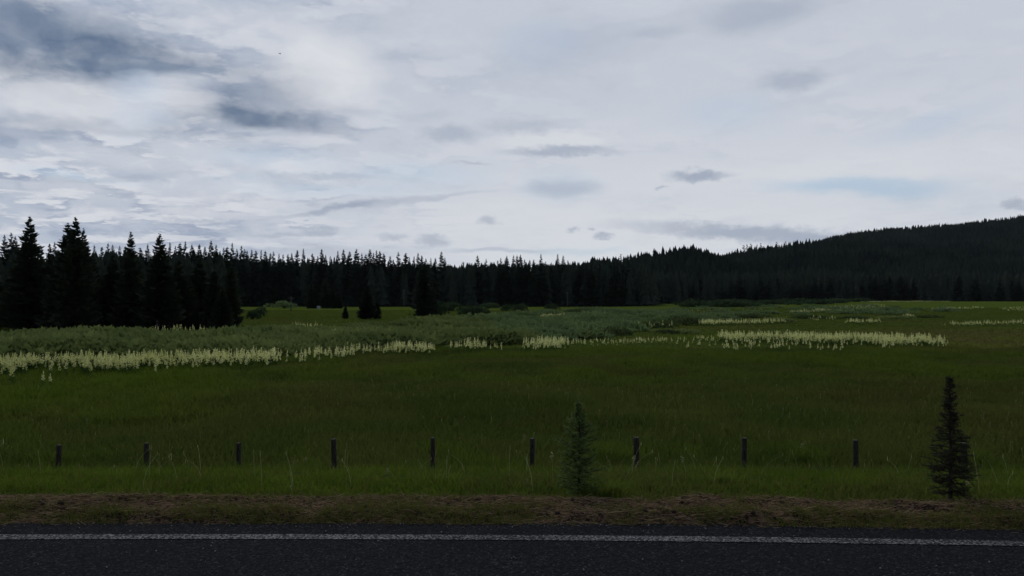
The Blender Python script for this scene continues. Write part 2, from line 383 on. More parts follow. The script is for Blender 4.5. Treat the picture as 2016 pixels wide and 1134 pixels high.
t = NT('asphalt'); c1, h, *_ = asphalt(t); m_asph = t.surf(c1, 1.0, h, .8, .008, .03)
t = NT('worn_road_paint'); c1, h, p, hr, med, big = asphalt(t)
wear = t.noise(p, 60, 4, .75)
cov = t.ramp(t.math('ADD', t.math('ADD', t.math('MULTIPLY', wear, .8), t.math('MULTIPLY', hr, .35)), t.math('MULTIPLY', big, .35)), .55, .80, .56, .03)
m_paint = t.surf(t.mix(cov, c1, t.c(.52, .52, .53)), .95, h, .8, .006, .05)
t = NT('worn_yellow_paint'); c1, h, p, hr, med, big = asphalt(t); wear = t.noise(p, 60, 4, .75)
m_yel = t.surf(t.mix(t.ramp(wear, .4, .65, .9, .2), c1, t.c(.55, .33, .04)), .95, h, .8, .006, .05)
t = NT('pale_metal_roof'); n = t.noise(t.pos(), 2, 3); m_roof = t.surf(t.mix(n, t.c(.62, .65, .68), t.c(.8, .82, .85)), .5)
t = NT('cabin_boards'); n = t.noise(t.pos(), 4, 3); m_wall = t.surf(t.mix(n, t.c(.10, .085, .07), t.c(.17, .15, .13)), .9)
t = NT('white_boards'); n = t.noise(t.pos(), 3, 3); m_white = t.surf(t.mix(n, t.c(.3, .3, .3), t.c(.42, .42, .42)), .8)
t = NT('window_glass'); m_glass = t.surf(t.c(.02, .025, .03), .15, spec=.5)

# ------------------------------------------------------------------ zones
def lush_at(X, Y):
    px = 1008 + F * X / np.maximum(Y, .1); s = Y - line_y(X)
    v = np.zeros_like(np.asarray(X, float))
    edge = 6 * (fbm(X / 4, Y / 4, 21, 3) - .5)
    v = np.maximum(v, sst(s + edge * .1, .85, 1.5) * (1 - sst(s + edge * .5, 13.6, 16.2)) * (.15 + 1.3 * sst(fbm(X / .8, Y / 1.6, 18, 4), .25, .75)))         # embankment grass
    v = np.maximum(v, sst(-(X / Y) + .2 * (fbm(X / 6, Y / 6, 33, 3) - .5), .28, .46) * sst(Y + edge, 28, 35) * (1 - sst(Y, 54, 66)))   # left, below the flowers
    v = np.maximum(v, .5 * sst(-(X / Y), .56, .62) * sst(Y, 22, 27) )
    v = np.maximum(v, .85 * sst(Y + edge, 42, 52) * sst(fbm(X / 9, Y / 9, 12, 3), .35, .6) * (1 - sst(Y, 90, 130)))
    v = np.maximum(v, .25 * sst(Y, 60, 90) + .45 * sst(Y, 150, 260))
    v = np.maximum(v, .7 * sst(fbm(X / 2.2, Y / 3.5, 77, 3), .55, .7) * sst(s, 14.5, 16) * (1 - sst(s, 18, 22)))
    return np.clip(v, 0, 1)
def dry_at(X, Y):
    s = Y - line_y(X); e = .5 * (fbm(X / .7, Y / .7, 41, 3) - .5)
    v = (1 - sst(s + e, .85, 1.2)) * sst(s, .1, .3)
    v = v + .14 * sst(fbm(X / 11, Y / 18, 52, 3), .5, .68) * sst(s, 17, 22)
    v = v + .35 * sst(X / np.maximum(Y, .1), .38, .55) * sst(Y, 62, 75) * (1 - sst(Y, 110, 140))
    return np.clip(v, 0, 1)

# ------------------------------------------------------------------ ground sheet
def axis(segs):
    out = []
    for a, b, n in segs: out.append(np.linspace(a, b, n, endpoint=False))
    return np.concatenate(out + [[segs[-1][1]]])
gx = axis([(-3500, -900, 18), (-900, -250, 60), (-250, -60, 95), (-60, -12, 100), (-12, 12, 120), (12, 60, 100), (60, 250, 95), (250, 900, 60), (900, 5100, 24)])
gy = axis([(-400, -8, 30), (-8, 4, 14), (4, 30, 170), (30, 90, 150), (90, 300, 110), (300, 800, 60), (800, 4600, 24)])
X, Y = np.meshgrid(gx, gy); s = Y - line_y(X)
Z = gz(X, Y) - .06 * (1 - sst(s, 1.3, 1.9))
Z = Z - .5 * sst(Y, 700, 900)
nY, nX = X.shape; I = np.arange(nX * nY).reshape(nY, nX)
Q = np.stack([I[:-1, :-1], I[:-1, 1:], I[1:, 1:], I[1:, :-1]], -1).reshape(-1, 4)
me = mesh('ground', np.stack([X, Y, Z], -1).reshape(-1, 3), Q, None, [m_ground], {'lush': lush_at(X, Y).ravel(), 'dry': (dry_at(X, Y) * (s > -1)).ravel()}, True)
tag(link('ground', me), kind='structure')

# ------------------------------------------------------------------ road, paint, verge
def strip(name, s0, s1, z, mat, step=.12, jit=0.0, x0=-ROADX, x1=ROADX, nc=2, seed=1):
    xs = np.arange(x0, x1 + step, step); cols = np.linspace(s0, s1, nc)
    e = jit * (fbm(xs / .35, xs * 0, seed, 4) - .5) * 2 + jit * 1.2 * (fbm(xs / 1.9, xs * 0 + 9, seed, 3) - .5) * 2
    P = np.stack([np.repeat(xs[:, None], nc, 1), line_y(xs)[:, None] + cols[None] + np.where(np.arange(nc) == nc - 1, 1., 0.)[None] * e[:, None], np.full((len(xs), nc), z)], -1)
    I = np.arange(len(xs) * nc).reshape(-1, nc)
    Q = np.stack([I[:-1, :-1], I[1:, :-1], I[1:, 1:], I[:-1, 1:]], -1).reshape(-1, 4)
    return link(name, mesh(name, P.reshape(-1, 3), Q, None, [mat]))
tag(strip('road', -7.4, .33, 0.0, m_asph, jit=.035, nc=12), kind='structure')
tag(strip('road_edge_line', -.055, .052, .004, m_paint, jit=.006, nc=3), kind='structure')
tag(strip('road_edge_line', -7.1, -6.98, .004, m_paint, jit=.006, nc=3, seed=4), kind='structure')
tag(strip('road_centre_line', -3.62, -3.52, .004, m_yel, nc=3), kind='structure')
tag(strip('road_centre_line', -3.42, -3.32, .004, m_yel, nc=3), kind='structure')
def verge_z(X, s):
    b = fbm(X / .5, s / .22, 61, 4) - .5; c = fbm(X / .09, s / .09, 62, 3) - .5
    return -.012 + .045 * sst(s, .30, .50) + (.085 * b + .05 * c) * sst(s, .3, .45) * (1 - sst(s, 1.2, 1.6)) - .22 * sst(s, .85, 1.65)
xs = axis([(-30, -6, 200), (-6, 6, 380), (6, 30, 200)]); ss = np.linspace(.18, 1.65, 54)
X, S = np.meshgrid(xs, ss); Yv = line_y(X) + S
Zv = verge_z(X, S); n_, m_ = X.shape; I = np.arange(n_ * m_).reshape(n_, m_)
Q = np.stack([I[:-1, :-1], I[:-1, 1:], I[1:, 1:], I[1:, :-1]], -1).reshape(-1, 4)
tag(link('verge', mesh('verge', np.stack([X, Yv, Zv], -1).reshape(-1, 3), Q, None, [m_soil], None, True)), kind='structure')

# ------------------------------------------------------------------ grass
def blades(name, x, y, z, h, wd, lean, mat, attrs, R, curl=.6):
    n = len(x); a = R.rand(n) * 2 * pi; fa = R.rand(n) * pi
    lx = np.cos(a) * lean * h; ly = np.sin(a) * lean * h
    wx = np.cos(fa) * wd; wy = np.sin(fa) * wd * .6
    def P(t, k): return np.stack([x + lx * t ** 1.8 + wx * k, y + ly * t ** 1.8 + wy * k, z + h * (t - curl * lean * .5 * t * t)], -1)
    V = np.stack([P(0, -.5), P(0, .5), P(.55, .42), P(.55, -.42), P(1, 0)], 1)
    i = np.arange(n)[:, None] * 5
    Q = i + np.array([[0, 1, 2, 3]]); T = i + np.array([[3, 2, 4]])
    at_ = {k: np.repeat(v, 5) for k, v in attrs.items()}
    return link(name, mesh(name, V.reshape(-1, 3), Q, T, [mat], at_))
R = rs(11)
def frame_pts(n, y0, y1, power, R, wide=.82):
    u = R.rand(n); yy = (y0 ** (1 + power) + u * (y1 ** (1 + power) - y0 ** (1 + power))) ** (1 / (1 + power))
    xx = (R.rand(n) * 2 - 1) * (yy * wide + 1.5); return xx, yy
# meadow beyond the fence
x, y = frame_pts(580000, 17.5, 74, .15, R)
dens = fbm(x / 2.5, y / 4.0, 90, 4); k = R.rand(len(x)) < .55 + .9 * sst(dens, .3, .7); x, y, dens = x[k], y[k], dens[k]
lu = lush_at(x, y); s = y - line_y(x)
h = (.22 + .30 * R.rand(len(x))) * (.55 + .9 * dens) * (1 + .35 * (lu > .5)); wd = .010 + .0011 * y * (0.5 + R.rand(len(x)))
zz = gz(x, y) - .03; h = np.where(s < 15.5, np.minimum(h, (EYE - zz - .226 * y).clip(.05, 1)), h)
tag(blades('meadow_grass', x, y, zz, h, wd, .15 + .6 * R.rand(len(x)), m_grass, {'tint': R.rand(len(x)) ** 2.5, 'lush': lu, 'dry': np.clip(dry_at(x, y) + .15 * (R.rand(len(x)) > .9), 0, 1)}, R), kind='stuff', label='tall olive green meadow grass beyond the fence posts', cat='grass')
# far meadow grass, coarser tufts
x, y = frame_pts(150000, 70, 330, .6, R)
lu = lush_at(x, y); wd = .0022 * y * (0.5 + R.rand(len(x)))
tag(blades('meadow_grass', x, y, gz(x, y) - .03, .13 + .2 * R.rand(len(x)), wd, .2 + .5 * R.rand(len(x)), m_grass, {'tint': .2 + .7 * R.rand(len(x)), 'lush': lu, 'dry': dry_at(x, y)}, R), kind='stuff', label='distant grass in the meadow behind the flower banks', cat='grass')
# embankment grass
n = 260000; s = .80 + 15.6 * R.rand(n) ** 1.2; x = (R.rand(n) * 2 - 1) * ((5.2 + s) * .74 + 1.5); y = line_y(x) + s
keep = (s + .5 * (fbm(x / .45, x * 0, 5, 3) - .5) > .92 + .25 * R.rand(n)); x, y, s = x[keep], y[keep], s[keep]
dn = fbm(x / .8, y / .8, 71, 4)
zz = gz(x, y) - .02; h = (.10 + .34 * sst(s, 2, 7)) * (.5 + .9 * R.rand(len(x))) * (.45 + 1.1 * dn) * (.6 + .4 * sst(s, 1.0, 2.2)); h = np.minimum(h, (EYE - zz - (.2345 - .020 * fbm(x / .55, y / 2, 17, 4) - .02 * R.rand(len(x)) ** 3) * y).clip(.04, 1) * (.7 + .4 * R.rand(len(x))))
tag(blades('embankment_grass', x, y, zz, h, .006 + .0009 * y, .15 + .75 * R.rand(len(x)), m_grass, {'tint': R.rand(len(x)) ** 1.8, 'lush': lush_at(x, y), 'dry': np.clip(dry_at(x, y) + .55 * (R.rand(len(x)) > .86), 0, 1)}, R), kind='stuff', label='bright green grass on the slope between the road verge and fence', cat='grass')
# short turf on the verge
n = 90000; s = .3 + .75 * R.rand(n); x = (R.rand(n) * 2 - 1) * 6.5; y = line_y(x) + s
pt = .5 + 1.3 * (fbm(x / .38, s / .22, 81, 4) - .5) + .14 * np.exp(-((s - .46) / .12) ** 2) - .03
keep = R.rand(n) < (.10 + sst(pt, .42, .60)) * (1 - .75 * sst(s, .55, .75)); x, y, s = x[keep], y[keep], s[keep]
tag(blades('verge_grass', x, y, verge_z(x, s) - .01, .02 + .065 * R.rand(len(x)) ** 1.5, .006 + 0 * x, .3 + .8 * R.rand(len(x)), m_grass, {'tint': R.rand(len(x)), 'lush': .15 + .3 * R.rand(len(x)), 'dry': (R.rand(len(x)) * .9) ** 1.3}, R), kind='stuff', label='short patchy olive and yellow grass along the asphalt edge', cat='grass')
# straw litter: fallen stalks
n = 17000; x = (R.rand(n) * 2 - 1) * 6.5; s = .28 + .85 * R.rand(n); y = line_y(x) + s; z = verge_z(x, s) + .006
a = R.normal(0, .55, n) + pi * (R.rand(n) > .5); L = (.02 + .10 * R.rand(n) ** 3); dz = R.normal(0, .18, n) * L
e = np.stack([np.cos(a) * L, np.sin(a) * L * .8, np.abs(dz)], -1); o_ = np.stack([x, y, z], -1); wv = np.array([0, .0016, .0012])
V = np.stack([o_ - wv, o_ + wv, o_ + e + wv * .6, o_ + e - wv * .6], 1)
me = mesh('straw_litter', V.reshape(-1, 3), np.arange(4 * n).reshape(-1, 4), None, [m_straw], {'tint': np.repeat(R.rand(n), 4)})
tag(link('straw_litter', me), 'dry straw and dead stalks lying on the brown verge', 'litter', kind='stuff')
# clods of soil and gravel along the verge
def lump(seed, sub=1):
    import bmesh
    bm = bmesh.new(); bmesh.ops.create_icosphere(bm, subdivisions=sub, radius=1); q = rs(seed)
    for v in bm.verts: v.co *= .7 + .5 * q.rand()
    V = np.array([v.co[:] for v in bm.verts]); T = np.array([[v.index for v in f.verts] for f in bm.faces]); bm.free(); return V, np.zeros((0, 4), int), T
lumps = [lump(i) for i in range(5)]
n = 2600; x = (R.rand(n) * 2 - 1) * 6.3; s = .30 + 1.0 * R.rand(n); k = fbm(x / .6, s / .3, 99, 3) > .45; x, s = x[k], s[k]; n = len(x)
sz = .005 + .016 * R.rand(n) ** 3
me = scatter('soil_clods', lumps, np.stack([x, line_y(x) + s, verge_z(x, s) + sz * .3], -1), np.stack([sz * 1.4, sz, sz * .7], 1), R.rand(n) * 6.28, R.rand(n), [m_clod], R.randint(0, 5, n))
tag(link('soil_clods', me), 'dark crumbs of soil and gravel on the road verge', 'soil', kind='stuff')
n = 260; x = (R.rand(n) * 2 - 1) * 5; s = R.rand(n) ** 3 * -1.5 + .3; sz = .003 + .004 * R.rand(n)
t = NT('pale_grit'); m_grit = t.surf(t.mix(t.rnd(), t.c(.12, .12, .12), t.c(.36, .35, .33)), .9)
me = scatter('loose_gravel', lumps, np.stack([x, line_y(x) + s, sz * .5 + .002], -1), sz, R.rand(n) * 6.28, R.rand(n), [m_grit], R.randint(0, 5, n))
tag(link('loose_gravel', me), 'loose pale grit lying on the asphalt near the edge line', 'gravel', kind='stuff')
# flowering grass stalks with pale seed heads, embankment and meadow edge
def stalks(x, y, z, h, w, R, lean):
    b = B(); n = len(x); tint = []
    for i in range(n):
        a = R.rand() * 6.28; l = lean * R.rand() * h[i]; t_ = np.linspace(0, 1, 5)
        P = np.stack([x[i] + cos(a) * l * t_ ** 2, y[i] + sin(a) * l * t_ ** 2, z[i] + h[i] * (t_ - .25 * (l / h[i]) * t_ ** 2)], -1)
        c = w[i] * .22
        q = np.stack([P[:-1] - [c, 0, 0], P[:-1] + [c, 0, 0], P[1:] + [c, 0, 0], P[1:] - [c, 0, 0]], 1); b.quads(q); m = 16
        if R.rand() < .85:
            hd = P[-1] + (P[-1] - P[-2]) * .1; hw = w[i] * (.8 + 1.0 * R.rand()); hh = h[i] * (.06 + .10 * R.rand())
            b.quads([[hd - [hw * .3, 0, hh * .4], hd + [hw * .4, 0, -hh * .2], hd + [hw * .2, 0, hh], hd + [-hw * .4, 0, hh * .5]]]); m += 4
        tint += [R.rand()] * m
    return b, tint
n = 260; s = 1.3 + 15 * R.rand(n); x = (R.rand(n) * 2 - 1) * ((5.2 + s) * .7); y = line_y(x) + s
b, tn = stalks(x, y, gz(x, y), .16 + .20 * R.rand(n), .003 + .0004 * y, R, .9)
tag(link('seeding_grass', b.me('seeding_grass', [m_seed], {'tint': tn})), 'thin pale seeding grass stalks on the embankment', 'grass', kind='stuff')
x, y = frame_pts(800, 19, 45, .2, R); n = len(x)
b, tn = stalks(x, y, gz(x, y), .30 + .18 * R.rand(n), .005 + .0003 * y, R, .4)
tag(link('seeding_grass', b.me('seeding_grass', [m_seed], {'tint': tn})), 'pale seed heads standing over the meadow grass', 'grass', kind='stuff')

# ------------------------------------------------------------------ fence posts
def make_post_mesh(seed):
    q = rs(seed); b = B(); n = 10; an = np.arange(n) / n * 2 * pi; rr = 1 + .07 * q.normal(size=n)
    zs = np.array([-.3, 0, .3, .6, .9, 1.17, 1.19]); rad = np.array([.066, .066, .064, .063, .062, .060, .052])
    P = np.stack([rad[:, None] * rr * np.cos(an), rad[:, None] * rr * np.sin(an) , np.repeat(zs[:, None], n, 1)], -1)
    P[:, :, :2] += .003 * q.normal(size=(len(zs), n, 2))
    i = b.v(P.reshape(-1, 3)); I = i + np.arange(P.shape[0] * n).reshape(-1, n)
    b.Q.append(np.stack([I[:-1], np.roll(I[:-1], -1, 1), np.roll(I[1:], -1, 1), I[1:]], -1).reshape(-1, 4))
    V, Q, T = b.arrays(); me = mesh('post_shaft', V, Q, T, [m_post], None, True)
    c = B(); top = P[-1]; j = c.v(np.vstack([top + [0, 0, .0005], [[0, 0, 1.195]]])); c.T.append(np.stack([j + np.arange(n), j + (np.arange(n) + 1) % n, np.full(n, j + n)], -1))
    return me, c.me('sawn_top', [m_cut])
pm = [make_post_mesh(i) for i in range(3)]
posts = [(117, 876, 'first fence post from the left end, short and half sunk in grass'), (291, 872, 'second fence post from the left, standing in grass'), (471, 872, 'third fence post from the left, weathered grey'),
         (659, 864, 'fourth fence post from the left, weathered grey'), (853, 862, 'fence post in the middle of the row, left of the other centre one'), (1047, 863, 'fence post just left of the green young spruce'),
         (1253, 861, 'fence post just right of the green young spruce, grey topped'), (1463, 862, 'dark fence post midway between the two young spruces'), (1682, 866, 'last clear fence post, just left of the withered young spruce'),
         (1896, 872, 'fence post hidden behind the withered young spruce')]
for i, (px, py, lab) in enumerate(posts):
    tt = (px - 1008) / F; yy = 20.0 / (1 + .119 * tt); xx = tt * yy; top = zat(py, yy); g = float(gz(xx, yy))
    o = link('fence_post', None, loc=(xx, yy, top - 1.19)); o.rotation_euler = (.015 * sin(i * 3.1), .02 * cos(i * 2.3) , i * 1.3); o.scale = (1.08 if i > 4 else 1, 1.08 if i > 4 else 1, 1)
    tag(o, lab, 'fence post', 'round wooden fence posts below the road'); a, c = pm[i % 3]
    link('post_shaft', a, o); link('sawn_top', c, o)

# ------------------------------------------------------------------ conifers
def conifer(seed, H, Rm, nwh, nper, ntw, bare=.04, shape=.75, droop=.25, gap=.0, tw=.34, ragged=.25):
    q = rs(seed); b = B(); tr = []; quads = []
    for i in range(nwh):
        u = bare + (1 - bare) * ((i + q.rand() * .6) / nwh) ** .86
        if u > .985: continue
        prof = (1 - u) ** shape * min(1, .6 + u * 2.2)
        for j in range(max(5 if nper > 4 else 3, int(nper * (.55 + .45 * (1 - u))))):
            if q.rand() < gap: continue
            th = q.rand() * 6.283; L = Rm * prof * (1 - ragged + 2 * ragged * q.rand()) + .005 * H
            zb = u * H + q.normal() * .008 * H; sl = -droop + (.15 + droop) * max(0, u - .35) * 1.5; up = .12 + .1 * q.rand()
            d = np.array([cos(th), sin(th), 0]); sd = np.array([-sin(th), cos(th), 0])
            def pt(s_): return d * L * s_ + np.array([0, 0, zb + L * (sl * s_ + up * s_ * s_)])
            wd = .24 * L + .006 * H
            S = [0.05, .4, .75, 1.0]; W = [wd * .5, wd, wd * .75, .02 * wd]; PP = [pt(s_) for s_ in S]
            for a_, c_, wa, wc_ in zip(PP[:-1], PP[1:], W[:-1], W[1:]):
                quads.append([a_ - sd * wa, a_ + sd * wa, c_ + sd * wc_, c_ - sd * wc_])
            for k in range(ntw):
                s_ = .15 + .8 * q.rand(); side = 1 if k % 2 else -1; p0 = pt(s_); l = tw * L * (1.05 - s_ * .6) * (.6 + .8 * q.rand())
                dirn = d * (.55 + .3 * q.rand()) + sd * side * (.8) + np.array([0, 0, -.35 + .35 * q.rand()]); b0 = .07 * L * d + [0, 0, .01 * L]
                tr.append([p0 - b0, p0 + b0, p0 + dirn * l])
            for a_, c_, ha, hc in zip(PP[:-1], PP[1:], (.10, .20, .15), (.20, .15, .0)):
                j_ = sd * wd * q.normal() * .5; quads.append([a_, c_, c_ + j_ - [0, 0, hc * L * (.7 + .6 * q.rand()) + .003 * H], a_ + j_ - [0, 0, ha * L * (.7 + .6 * q.rand()) + .006 * H]])
            # hanging spray below the branch
            s_ = .35 + .5 * q.rand(); p0 = pt(s_); tr.append([p0 - d * .14 * L, p0 + d * .14 * L, p0 + np.array([0, 0, -.18 * L - .01 * H])])
    for j in range(3):
        a = j * 2.1; d = np.array([cos(a), sin(a), 0]) * .006 * H; tr.append([[d[0], d[1], .955 * H], [-d[0], -d[1], .955 * H], [0, 0, H]])
    b.quads(np.array(quads)); b.tris(np.array(tr))
    t = B(); zs = np.linspace(-.02, .97, 7) * H; t.tube(np.stack([.004 * H * np.sin(zs), .004 * H * np.cos(zs * 1.3), zs], -1), .010 * H * (1 - zs / H) + .005, 7)
    return b, t
# each variant is 1 m tall in z and its own proportion in x, y: scaled later
def variant(name, mat, *a, **k):
    b, t = conifer(*a, **k); return b.me(name, [mat]), t.me('trunk', [m_bark], smooth=True), b.arrays()
big = [variant('crown', m_needle_near, 100 + i, 18, 4.5 + .3 * (i % 3), 64, 9, 6, shape=.82 + .06 * (i % 3), gap=.06, ragged=.3, tw=.38) for i in range(5)]
mid = [variant('crown', m_needle, 200 + i, 18, 3.7 + .5 * (i % 4) / 1.5, 44, 8, 4, shape=.85 + .08 * (i % 3), gap=.06, ragged=.34, tw=.4) for i in range(8)]
thin = [variant('crown', m_needle, 300 + i, 18, 1.5 + .2 * i, 40, 4, 3, bare=.25, shape=.35, gap=.3, ragged=.5) for i in range(3)]
fat = [variant('crown', m_needle_near, 400 + i, 18, 4.6, 60, 9, 5, shape=.50, gap=.04) for i in range(2)]
RT = rs(7)
def tree(px, base_y, top_px, label, group=None, kinds=big, vi=None, wide=1.0, cat='conifer tree', name='conifer_tree', depth=None):
    Yd = base_y if depth is None else depth
    xx = at(px, Yd); g = float(gz(xx, Yd)) + float(hill(xx, Yd)) ; H = zat(top_px, Yd) - g
    cr, trk, _ = kinds[(RT.randint(len(kinds)) if vi is None else vi) % len(kinds)]
    k = H / 18.0; o = link(name, None, loc=(xx, Yd, g)); kw = k * wide * (.9 + .2 * RT.rand()) if vi is None else k * wide
    o.rotation_euler = (0, 0, RT.rand() * 6.28); o.scale = (kw, kw, k)
    tag(o, label, cat, group); link('trunk', trk, o); link('crown', cr, o); return o
# hill heights from the ridge profiles (tree tops in pixels; trees about 20 m)
ridges = [(1000, 680, [(1060, 540), (1150, 519), (1200, 512), (1250, 507), (1300, 494), (1335, 489), (1390, 493), (1412, 505), (1450, 520), (1500, 540)]),
          (1350, 700, [(1330, 540), (1400, 507), (1450, 498), (1500, 492), (1560, 486), (1600, 482), (1640, 480), (1700, 481), (1800, 486), (2000, 480), (2200, 470)]),
          (2000, 900, [(1480, 530), (1560, 497), (1600, 483), (1640, 472), (1700, 462), (1760, 456), (1800, 452), (1860, 448), (1900, 445), (1950, 440), (2016, 430), (2200, 418), (2600, 400)]),
          (1500, 800, [(-800, 486), (0, 500), (480, 508), (700, 515), (880, 521), (935, 521), (1000, 523), (1200, 524), (1300, 560)])]
def hill(X, Y):
    X = np.asarray(X, float); Y = np.asarray(Y, float); a = 1008 + F * X / np.maximum(Y, 1.0); h = np.zeros(np.broadcast(X, Y).shape)
    for yc, y0, prof in ridges:
        px, py = zip(*prof); top = np.interp(a, px, py, left=None, right=None); hh = (HZ - top) / F * yc + EYE - 17.0 + 3.3
        hh = np.maximum(hh + 3 * (fbm(X / 90, Y / 90, 301, 2) - .5) + .45 * hh * (fbm(X / 170, Y / 300, 333, 3) - .85) * (1 - sst(Y, yc * .75, yc * .97)), 0); edge = sst(a, px[0] - 60, px[0] + 60) * (1 - sst(a, px[-1] - 40, px[-1] + 100)) if px[-1] < 1600 and px[0] > 0 else sst(a, px[0] - 60, px[0] + 20)
        rise = sst(Y, y0, yc) ** .8; fall = 1 - .45 * sst(Y, yc, yc * 1.8)
        h = np.maximum(h, hh * edge * rise * fall)
    return h
hy = axis([(655, 1000, 50), (1000, 2200, 110), (2200, 3400, 14)]); ha = np.linspace(-1.0, 1.45, 400)
A, Yh = np.meshgrid(ha, hy); Xh = A * Yh; Zh = gz(Xh, Yh) + hill(Xh, Yh) - .3 + .25 * sst(Yh, 655, 700)
n_, m_ = A.shape; I = np.arange(n_ * m_).reshape(n_, m_); Q = np.stack([I[:-1, :-1], I[:-1, 1:], I[1:, 1:], I[1:, :-1]], -1).reshape(-1, 4)
tag(link('hills', mesh('hills', np.stack([Xh, Yh, Zh], -1).reshape(-1, 3), Q, None, [m_hill], None, True)), kind='structure')

# -- distinct near conifers on the left
tree(57, 126, 424, 'tall bushy conifer alone on the skyline, farthest left of the tall group', vi=1, wide=.98)
tree(133, 122, 437, 'tall conifer with a broken ragged top, pressed against a taller neighbour', vi=3, wide=1.05)
tree(148, 120, 425, 'tallest conifer with a narrow dense top, in the left-hand clump', vi=0, wide=.85)
tree(164, 124, 449, 'slim pointed conifer on the right flank of the tallest left clump', vi=4, wide=.75)
tree(257, 124, 454, 'tall conifer with a thin spindly tip, halfway along the left wood', vi=2, wide=.8)
tree(314, 120, 459, 'tall conifer with long drooping skirts, right part of the left wood', vi=4, wide=1.05)
tree(455, 133, 524, 'broad conifer at the right end of the left wood, beside the open meadow', kinds=fat, vi=0, wide=.80)
tree(421, 131, 532, 'lower rounded conifer just left of the last tree of the left wood', kinds=fat, vi=1, wide=.9)
tree(835, 218, 522, 'large dark solitary conifer in the middle of the meadow', kinds=fat, vi=1, wide=1.05)
tree(722, 184, 562, 'medium solitary conifer with a sloping top on the meadow', kinds=fat, vi=0, wide=1.2)
tree(742, 187, 595, 'small bushy conifer growing against the right side of the medium solitary one', kinds=fat, vi=1, wide=1.35)
tree(680, 190, 603, 'tiny cone-shaped conifer standing alone left of the medium solitary one', kinds=fat, vi=0, wide=1.15)
tree(806, 232, 616, 'smallest conifer seedling just left of the large solitary one', kinds=fat, vi=1, wide=1.3)
for px, tp, wd in ((612, 556, .9), (622, 566, .9), (640, 546, .9), (655, 560, .9), (668, 572, .9)):
    tree(px, 392, tp, 'dark conifer in the small clump round the little white shed', 'conifers round the white shed', kinds=fat, wide=wd)
# fill of the left wood
RF = rs(23)
fills = [(8, 560), (25, 520), (78, 545), (97, 500), (112, 560), (190, 560), (202, 545), (222, 500), (238, 560), (275, 520), (292, 560), (335, 560), (345, 600), (352, 510), (372, 545), (392, 505), (408, 560), (438, 560), (180, 500), (300, 600), (130, 590), (60, 600), (210, 610), (385, 600), (-30, 470), (-60, 440), (-110, 450), (-160, 470), (-220, 440)]
for px, tp in fills:
    tree(px, 124 + RF.rand() * 18, tp, 'lower dark conifer filling the dense wood at the left', 'understorey conifers of the left wood', kinds=big, wide=1.25)
# skyline conifers of the left wood, farther back
for px, tp in [(8, 460), (21, 457), (29, 464), (80, 481), (97, 478), (107, 475), (185, 481), (212, 478), (221, 480), (235, 482), (290, 479), (275, 485), (334, 475), (354, 476), (364, 473), (377, 479), (392, 480), (403, 484), (415, 472), (425, 480), (440, 485), (457, 476), (45, 478), (200, 485), (246, 484), (345, 483), (447, 484)]:
    tree(px, 265 + RF.rand() * 60, tp, 'conifer top showing behind the left wood', 'back row conifers of the left wood', kinds=mid, wide=.95)
# skyline conifers of the central wood
cent = [(466, 488), (475, 483), (481, 489), (486, 492), (495, 490), (503, 492), (514, 491), (522, 493), (532, 497), (538, 493), (549, 498), (557, 499), (567, 499), (574, 497), (585, 491), (597, 488), (615, 498), (625, 503), (633, 489), (641, 500), (650, 503), (665, 492), (676, 490), (688, 493), (702, 488), (712, 497), (720, 499), (728, 489), (735, 496), (741, 491), (747, 493), (755, 497), (768, 503), (774, 510), (784, 494), (799, 496), (806, 505), (815, 503), (823, 496), (830, 501), (838, 508), (848, 507), (857, 507), (869, 494), (876, 505), (940, 502), (957, 508), (966, 515), (980, 512), (986, 507), (998, 502), (1011, 501), (1018, 502), (1025, 500), (1033, 510), (1043, 511), (1051, 509), (1065, 498), (1074, 513), (1085, 515), (1098, 499), (1109, 502), (1118, 511), (1131, 513), (1140, 518), (1147, 515), (1155, 518), (1163, 514), (1172, 518), (1180, 516), (1190, 508), (1201, 510), (1208, 513), (1215, 512), (1227, 506), (1236, 510), (1244, 508)]
for px, tp in cent:
    tree(px, 478 + RF.rand() * 50, tp, 'pointed conifer of the central wood behind the meadow', 'front row conifers of the central wood', kinds=mid, wide=.8 + .25 * RF.rand())
for px in np.arange(1256, 2016, 15):
    tree(px + RF.rand() * 8, 640 + RF.rand() * 40, 536 + 22 * RF.rand(), 'conifer at the foot of the wooded hill on the right', 'front row conifers below the right hill', kinds=mid, wide=1.2)
for px, tp in ((1465, 482), (1471, 480), (1479, 479), (1491, 481), (1498, 478), (1530, 476), (1534, 481), (1547, 474), (1556, 477), (1581, 474), (1605, 473)):
    tree(px, 1350, tp, 'gaunt thin conifer sticking out above the low ridge', 'gaunt conifers on the low ridge', kinds=thin, wide=1.3, depth=1330)
# dead snags
def snag(px, Yd, base, top, label, arms):
    xx = at(px, Yd); z0 = float(gz(xx, Yd)) if base is None else zat(base, Yd); H = zat(top, Yd) - z0; b = B(); b.tube([(0, 0, 0), (.1, 0, H * .5), (0, 0, H)], [.016 * H + .05, .012 * H + .04, .03], 7)
    q = rs(int(px))
    for k in range(arms):
        a = q.rand() * 6.28; zz = H * (.55 + .42 * q.rand()); l = .05 * H * (1 + q.rand()); b.tube([(0, 0, zz), (cos(a) * l, sin(a) * l, zz + l * .2)], [.05, .02], 5)
    o = link('dead_snag', None, loc=(xx, Yd, z0)); tag(o, label, 'dead tree'); link('trunk', b.me('trunk', [m_snag], smooth=True), o); return o
snag(309, 117, 662, 629, 'pale bare dead trunk stump at the foot of the left wood', 4)
tree(1222, 560, 499, 'thin half dead conifer with a flat topped tip above the central wood', kinds=thin, vi=0, wide=.8)
tree(912, 600, 514, 'thin lone treetop between the central wood halves', kinds=thin, vi=1, wide=.7)

